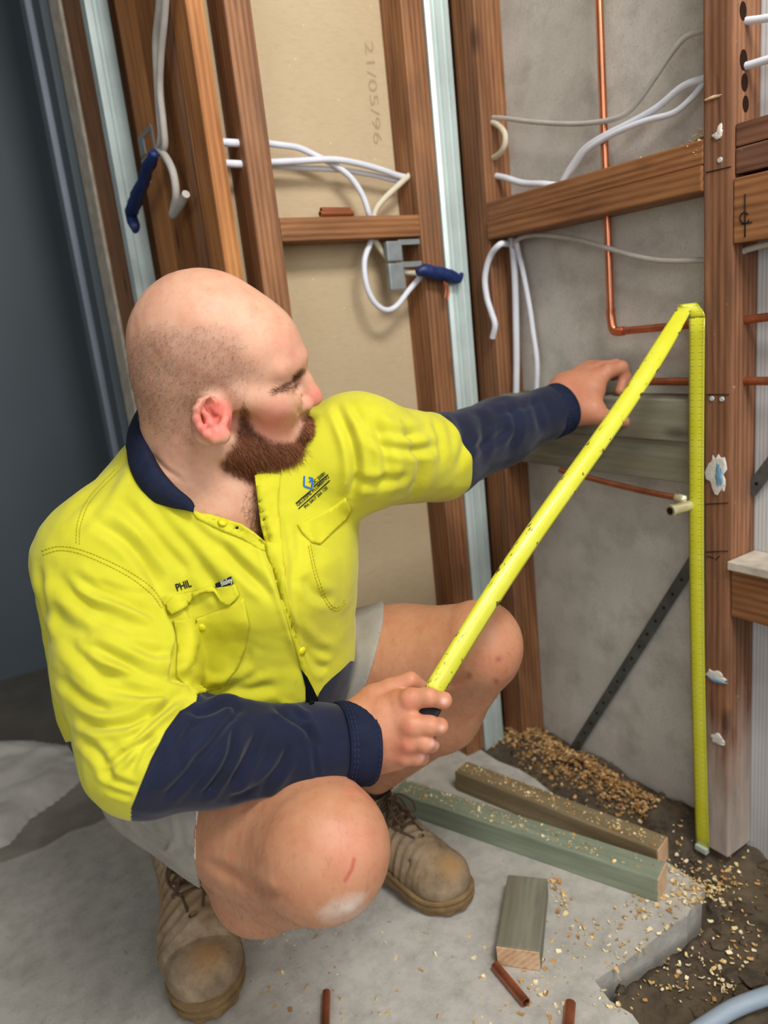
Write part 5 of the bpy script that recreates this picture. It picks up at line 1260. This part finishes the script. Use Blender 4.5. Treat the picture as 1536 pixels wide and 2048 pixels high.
def smear(px, r, mat, parent, seed, name='plaster_patch', plane='x', th=.0022):
    rr = np.random.RandomState(seed); c = on_x(*px, XF) if plane == 'x' else on_y(*px, .651); n = 22; V = []; 
    for j, (s, h) in enumerate(((1.0, 0), (.9, th), (.45, th*1.3))):
        for k in range(n):
            a = 2*math.pi*k/n; q = (1+.10*math.sin(3*a+seed)+.09*math.sin(5*a+2*seed)+.09*rr.randn())*s; u, v = r[0]*q*math.cos(a), r[1]*q*math.sin(a)
            V.append(c+(np.array([-h, u, v]) if plane == 'x' else np.array([u, -h, v])))
    Fc = []
    for j in range(2):
        for k in range(n): Fc.append((j*n+k, j*n+(k+1) % n, (j+1)*n+(k+1) % n, (j+1)*n+k))
    Fc.append(tuple(2*n+k for k in range(n))); me = mesh(name, V, Fc); bm = bmesh.new(); bm.from_mesh(me); bmesh.ops.recalc_face_normals(bm, faces=bm.faces); bm.to_mesh(me); bm.free()
    return link(name, me, M[mat], parent)
smear((1434,948), (.0165,.030), 'chalk', RS, 1); smear((1440,950), (.006,.018), 'bluechalk', RS, 4, th=.0034)
smear((1432,1352), (.017,.010), 'chalk', RS, 2); smear((1434,1360), (.015,.0035), 'bluechalk', RS, 6, th=.003); smear((1436,1478), (.012,.010), 'chalk', RS, 3); smear((1436,270), (.007,.005), 'chalk', RS, 7); smear((1440,262), (.004,.008), 'chalk', RS, 8)
smear((1426,195), (.012,.002), 'endgrain', RS, 9, name='shaving')
def pencil(segs, parent, name='pencil_mark', plane=XF-.0006, r=.0007):
    lst = [([on_x(*a, plane), on_x(*b, plane)], r) for a, b in segs]; o = tubes(name, lst, M['pencil'], parent, seg=5, n=1); return o
pencil([((1414,789),(1458,789)), ((1412,345),(1462,333)), ((1412,1008),(1456,1006)), ((1412,1104),(1456,1102)), ((1414,1112),(1428,1116)), ((1430,1120),(1440,1112))], RS)
def nog_mark():
    pts = [(1490,388),(1490,474)]; lp = [(1490+9*math.cos(a)-1, 436+11*math.sin(a)) for a in np.linspace(.3, 5.6, 14)]
    pencil([(pts[0], pts[1])]+list(zip(lp[:-1], lp[1:]))+[((1484,448),(1504,444))], wall_rn, 'pencil_mark', XF+.0014, .0009)
nog_mark()
# screws in the worn stud
for (x, y) in ((1440,320),(1424,797),(1444,798)):
    p = on_x(x, y, XF); bm = bmesh.new(); bmesh.ops.create_cone(bm, cap_ends=True, segments=12, radius1=.004, radius2=.0032, depth=.002); bm_obj('screw_head', bm, M['galv'], RS, False, Matrix.Translation(Vector(p-np.array([.0006,0,0]))) @ Matrix.Rotation(-math.pi/2, 4, 'Y'))
# date printed down the back of the plasterboard
def wall_print(txt, p_top, p_bot, hpx):
    V, Fc = text_mesh(txt, 1.0, 0.0); w_ = V[:, 0].max(); a = np.array(p_top, float); b = np.array(p_bot, float); d = (b-a)/w_; n = np.array([(b-a)[1], -(b-a)[0]]); n /= np.linalg.norm(n)
    px = a+V[:, :1]*d+V[:, 1:]*(n*hpx/.7); W3 = [on_y(x, y, YS-.0004) for x, y in px]; t = NT('faint_print'); t.set(srgb(166,142,112), .9)
    link('printed_date', mesh('printed_date', W3, Fc), t.m, wall_left)
wall_print('21/05/96', (729,82), (748,290), 17)

# ------------------------------------------------------------------ on the floor
def plank(name, p_near, p_far, width_dir, w_, h, mat, label, z0=0.0, endmat='endgrain'):
    p_near = np.array([*p_near, z0+h/2]); p_far = np.array([*p_far, z0+h/2]); d = p_far-p_near; L = np.linalg.norm(d); s = unit(np.cross([0, 0, 1], d))*-1
    c = (p_near+p_far)/2+s*w_/2; root = empty(name, tuple(c-np.array([0, 0, h/2]))); tag(root, label, 'timber', 'timber offcuts on the floor')
    o = obox('board', c, frame3(d, (0, 0, 1)), (L, w_, h), M[mat], root, .003)
    obox('cut_end', p_near+s*w_/2-unit(d)*.0006, frame3(d, (0, 0, 1)), (.002, w_*.96, h*.94), M[endmat], root, .0004)
    return root
plank('timber_offcut', (.846,.668), (.655,1.150), None, .047, .045, 'green', 'long green treated timber lying on the slab behind the boot')
plank('timber_offcut', (.901,.711), (.790,1.120), None, .044, .045, 'brown_plank', 'long brown timber lying between the green timber and the wall')
plank('timber_offcut', (.568,.742), (.682,.841), None, .066, .034, 'treated', 'short weathered timber block alone on the slab')
def offcut(pts, label, rad=.0070, mat='copper_dull'): return tag(tube('copper_offcut', [on_z(x, y, rad) for x, y in pts], rad, M[mat], None, seg=14, n=1, hollow=.78), label, 'pipe offcut', 'copper pipe offcuts')
offcut([(990,1931),(1052,2005)], 'copper pipe offcut touching the short timber block')
offcut([(653,1984),(648,2110)], 'copper pipe offcut on the slab near the front boot', .0062)
offcut([(1141,2006),(1132,2110)], 'copper pipe offcut at the bottom edge near the dug soil', .0075)
M['conduit'] = plain('grey_conduit_plastic', srgb(150,164,178), .4, 0, .5, .04, 20, .03, 60)
con = tag(tube('conduit', [on_z(1300, 2140, -.05), on_z(1368, 2082, -.018), on_z(1420, 2046, -.010), on_z(1470, 2016, -.006), on_z(1540, 1990, -.004), on_z(1660, 1955, -.012), on_z(1780, 1925, -.05)], .0115, M['conduit'], None, seg=16, n=6), 'grey plastic conduit emerging from the soil at lower right', 'conduit')
con['label'] = 'grey plastic conduit emerging from the soil at lower right'
# drop cloth on the dark floor
M['dropcloth'] = plain('grey_drop_cloth', srgb(186,182,175), .95, 0, .15, .12, 14, .4, 160)
ol = [(-60,1490),(60,1486),(130,1496),(176,1520),(166,1560),(120,1600),(60,1640),(20,1690),(-60,1730)]
n = 60; V = []; Fc = []
wx = np.array([on_z(x, y)[:2] for x, y in ol]); lo_, hi_ = wx.min(0), wx.max(0); g = np.stack(np.meshgrid(np.linspace(lo_[0], hi_[0], n), np.linspace(lo_[1], hi_[1], n), indexing='ij'), -1).reshape(-1, 2)
sd = poly_sd(g, wx); P3 = np.column_stack([g, np.zeros(len(g))]); hgt = .006+.020*np.clip(-sd/.05, 0, 1)*(.5+.5*wob(P3, 34, 71))+.010*np.clip(-sd/.03, 0, 1)*(.5+.5*np.abs(wob(P3, 70, 72))); hgt = np.maximum(hgt, .004); hgt[sd > 0] = .0
keep = sd < .012
V = np.column_stack([g, hgt+.0015]); Fc = [(i*n+j, (i+1)*n+j, (i+1)*n+j+1, i*n+j+1) for i in range(n-1) for j in range(n-1) if keep[[i*n+j, (i+1)*n+j, (i+1)*n+j+1, i*n+j+1]].all()]
me = mesh('drop_cloth', V, Fc); bm = bmesh.new(); bm.from_mesh(me); bmesh.ops.delete(bm, geom=[v for v in bm.verts if not v.link_faces], context='VERTS'); bm.to_mesh(me); bm.free()
tag(link('drop_cloth', me, M['dropcloth'], None, True), 'crumpled grey drop cloth on the dark floor at far left', 'cloth')
# ------------------------------------------------------------------ dug soil, sawdust and chips
def m_soil():
    t = NT('dug_soil'); v = t.coord('Object'); c = t.ramp(t.noise(v, 30, 6, .7), [(.3, srgb(58,50,42)), (.7, srgb(104,92,78))]); c = t.mix(t.ramp(t.noise(v, 9, 3), [(.45, 0.0), (.65, .5)]), c, srgb(120,104,80))
    t.set(c, .95, 0, .15); t.bump(t.noise(v, 120, 6, .75), .8, .004); return t.m
M['soil'] = m_soil()
nx, ny = 90, 200; xs = np.linspace(.60, 1.08, nx); ys = np.linspace(-.25, 1.27, ny); g = np.stack(np.meshgrid(xs, ys, indexing='ij'), -1).reshape(-1, 2); P3 = np.column_stack([g, np.zeros(len(g))])
dip = np.clip((.64-g[:, 1])/.06, 0, 1); h = -.012-.018*dip+.012*wob(P3, 32, 81)+.007*np.abs(wob(P3, 90, 82))+.004*wob(P3, 220, 83)
h[(g[:, 0] < .662) | ((g[:, 0] < .915) & (g[:, 1] > .612))] = -.07
h += .016*np.clip((g[:, 0]-.99)/.06, 0, 1)*(1-dip)+.016*np.exp(-((g[:, 0]-1.02)/.045)**2)*np.clip((g[:, 1]-.70)/.1, 0, 1)
V = np.column_stack([g, h]); Fc = [(i*ny+j, (i+1)*ny+j, (i+1)*ny+j+1, i*ny+j+1) for i in range(nx-1) for j in range(ny-1)]
soil = tag(link('soil', mesh('soil', V, Fc), M['soil'], None, True), 'dark dug soil along the foot of the right wall', 'soil', kind='stuff')
soil_h = lambda x, y: float(h[np.clip(int(round((x-.60)/.48*(nx-1))), 0, nx-1)*ny+np.clip(int(round((y+.25)/1.52*(ny-1))), 0, ny-1)])
def clump(r, sd, V, Fc, c):
    rr = np.random.RandomState(sd); bm = bmesh.new(); bmesh.ops.create_icosphere(bm, subdivisions=1, radius=1.0); n0 = len(V); sc = r*np.array([1, .75+.4*rr.rand(), .5+.35*rr.rand()]); a = rr.rand()*6.28; ca, sa = math.cos(a), math.sin(a)
    bm.verts.ensure_lookup_table()
    for v in bm.verts:
        q = np.array(v.co)*(1+.3*rr.randn()*.6)*sc; V.append((c[0]+q[0]*ca-q[1]*sa, c[1]+q[0]*sa+q[1]*ca, c[2]+q[2]))
    for f in bm.faces: Fc.append(tuple(v.index+n0 for v in f.verts))
    bm.free()
rr = np.random.RandomState(5); V = []; Fc = []
for i in range(420):
    x = .665+.40*rr.rand(); y = -.05+.68*rr.rand()
    clump((.004+.016*rr.rand()**3), i, V, Fc, (x, y, soil_h(x, y)))
for i in range(140):
    x = .945+.12*rr.rand(); y = .66+.50*rr.rand(); clump(.003+.008*rr.rand()**2, 1000+i, V, Fc, (x, y, soil_h(x, y)))
tag(link('soil_clods', mesh('soil_clods', V, Fc), M['soil'], None), 'broken clods and stones scattered over the dug soil', 'soil', kind='stuff')
def m_chip():
    t = NT('wood_chips'); oi = t.n('ShaderNodeAttribute', attribute_name='col').outputs[0]; t.set(oi, .8, 0, .2); return t.m
M['chip'] = m_chip()
def chips(name, pts, size, label, seed, cols=((232,208,150),(214,176,112),(190,142,86),(240,224,184))):
    rr = np.random.RandomState(seed); n = len(pts); V = []; Fc = []; cl = []; pal = np.array([srgb(*c)[:3] for c in cols])
    for i, p in enumerate(pts):
        L = size*(.4+1.0*rr.rand()**2); w_ = L*(.35+.5*rr.rand()); d = unit(rr.randn(3)*np.array([1, 1, .35])); u = unit(np.cross(d, rr.randn(3)*np.array([.4, .4, 0])+np.array([0, 0, 1.]))); k = np.cross(d, u)*L*.25*rr.rand(); t = unit(np.cross(d, u))*size*.10; n0 = len(V)
        q = [p-d*L/2-u*w_/2, p-d*L/2+u*w_/2, p+k+u*w_/2, p+k-u*w_/2, p+d*L/2-u*w_/3, p+d*L/2+u*w_/3]
        V += q+[a+t for a in q]; F1 = [(0,1,2,3),(3,2,5,4)]
        Fc += [tuple(a+n0 for a in f) for f in F1]+[tuple(a+n0+6 for a in f[::-1]) for f in F1]+[tuple(a+n0 for a in f) for f in ((0,3,9,6),(3,4,10,9),(2,1,7,8),(5,2,8,11),(1,0,6,7),(4,5,11,10))]
        c = pal[rr.randint(len(pal))]*(.8+.35*rr.rand()); cl += [c]*12
    me = mesh(name, V, Fc); vcol(me, 'col', np.array(cl)); return tag(link(name, me, M['chip'], None), label, 'sawdust', kind='stuff')
pts = []
def zat(x, y): return soil_h(x, y) if (x > .93 or (y < .62 and x > .66)) else 0.0
for i in range(1500):                                          # the drift against the foot of the wall
    y = .80+.40*rr.rand()**.8; x = 1.015+.022*rr.randn(); 
    if x < .94 or x > 1.07: continue
    pts.append(np.array([x, y, soil_h(x, y)+.006*rr.rand()+.010*math.exp(-((x-1.02)/.02)**2)]))
chips('sawdust', pts, .008, 'drift of tan sawdust along the foot of the right wall', 11, ((200,160,104),(176,132,80),(150,110,68),(216,182,130)))
pts = []
for i in range(640):
    t = rr.rand(); px = 1230+290*rr.rand(); py = 1790+240*rr.rand(); 
    if rr.rand() < .55: px = 1375+55*rr.randn(); py = 1765+38*rr.randn()
    p = on_z(px, py); z = zat(p[0], p[1])
    if z < 0 and p[1] < .62: p = on_z(px, py, -.04); z = soil_h(p[0], p[1])
    pts.append(np.array([p[0], p[1], z+.003+.003*rr.rand()]))
for i in range(90):
    p = on_z(1020+240*rr.rand(), 1830+200*rr.rand()**1.2); pts.append(np.array([p[0], p[1], .002]))
for (cx, cy) in ((1120,1790),(1125,1815),(1100,1770),(1170,1865)):
    for k in range(16):
        p = on_z(cx+10*rr.randn(), cy+12*rr.randn()); pts.append(np.array([p[0], p[1], .002+.003*rr.rand()]))
for i in range(90):
    p = on_z(520+700*rr.rand(), 1860+190*rr.rand()); pts.append(np.array([p[0], p[1], .0015]))
chips('wood_chips', pts, .0068, 'pale wood chips scattered over slab and soil', 12)
pts = []
for i in range(260):                                           # on the planks
    t = rr.rand()**.7; a = np.array([.846,.668])*(1-t)+np.array([.655,1.150])*t; pts.append(np.array([a[0]+.004+.040*rr.rand(), a[1]+.010*rr.rand(), .0465]))
    t = rr.rand(); a = np.array([.901,.711])*(1-t)+np.array([.790,1.120])*t; pts.append(np.array([a[0]+.004+.038*rr.rand(), a[1]+.010*rr.rand(), .0465]))
chips('sawdust', pts, .0048, 'sawdust sprinkled along the tops of the two long timbers', 13)
pts = [np.array([XF+.02+.02*rr.rand(), .70+.018*abs(rr.randn()), 1.150+.016*rr.rand()**2]) for i in range(46)]+[np.array([XF+.004, .70+.008*abs(rr.randn()), 1.13+.02*rr.rand()]) for i in range(14)]+[np.array([XF+.01+.04*rr.rand(), .72+.38*rr.rand(), 1.151]) for i in range(26)]
chips('sawdust', pts, .009, 'pale shavings caught where the upper nogging meets the worn stud', 14)
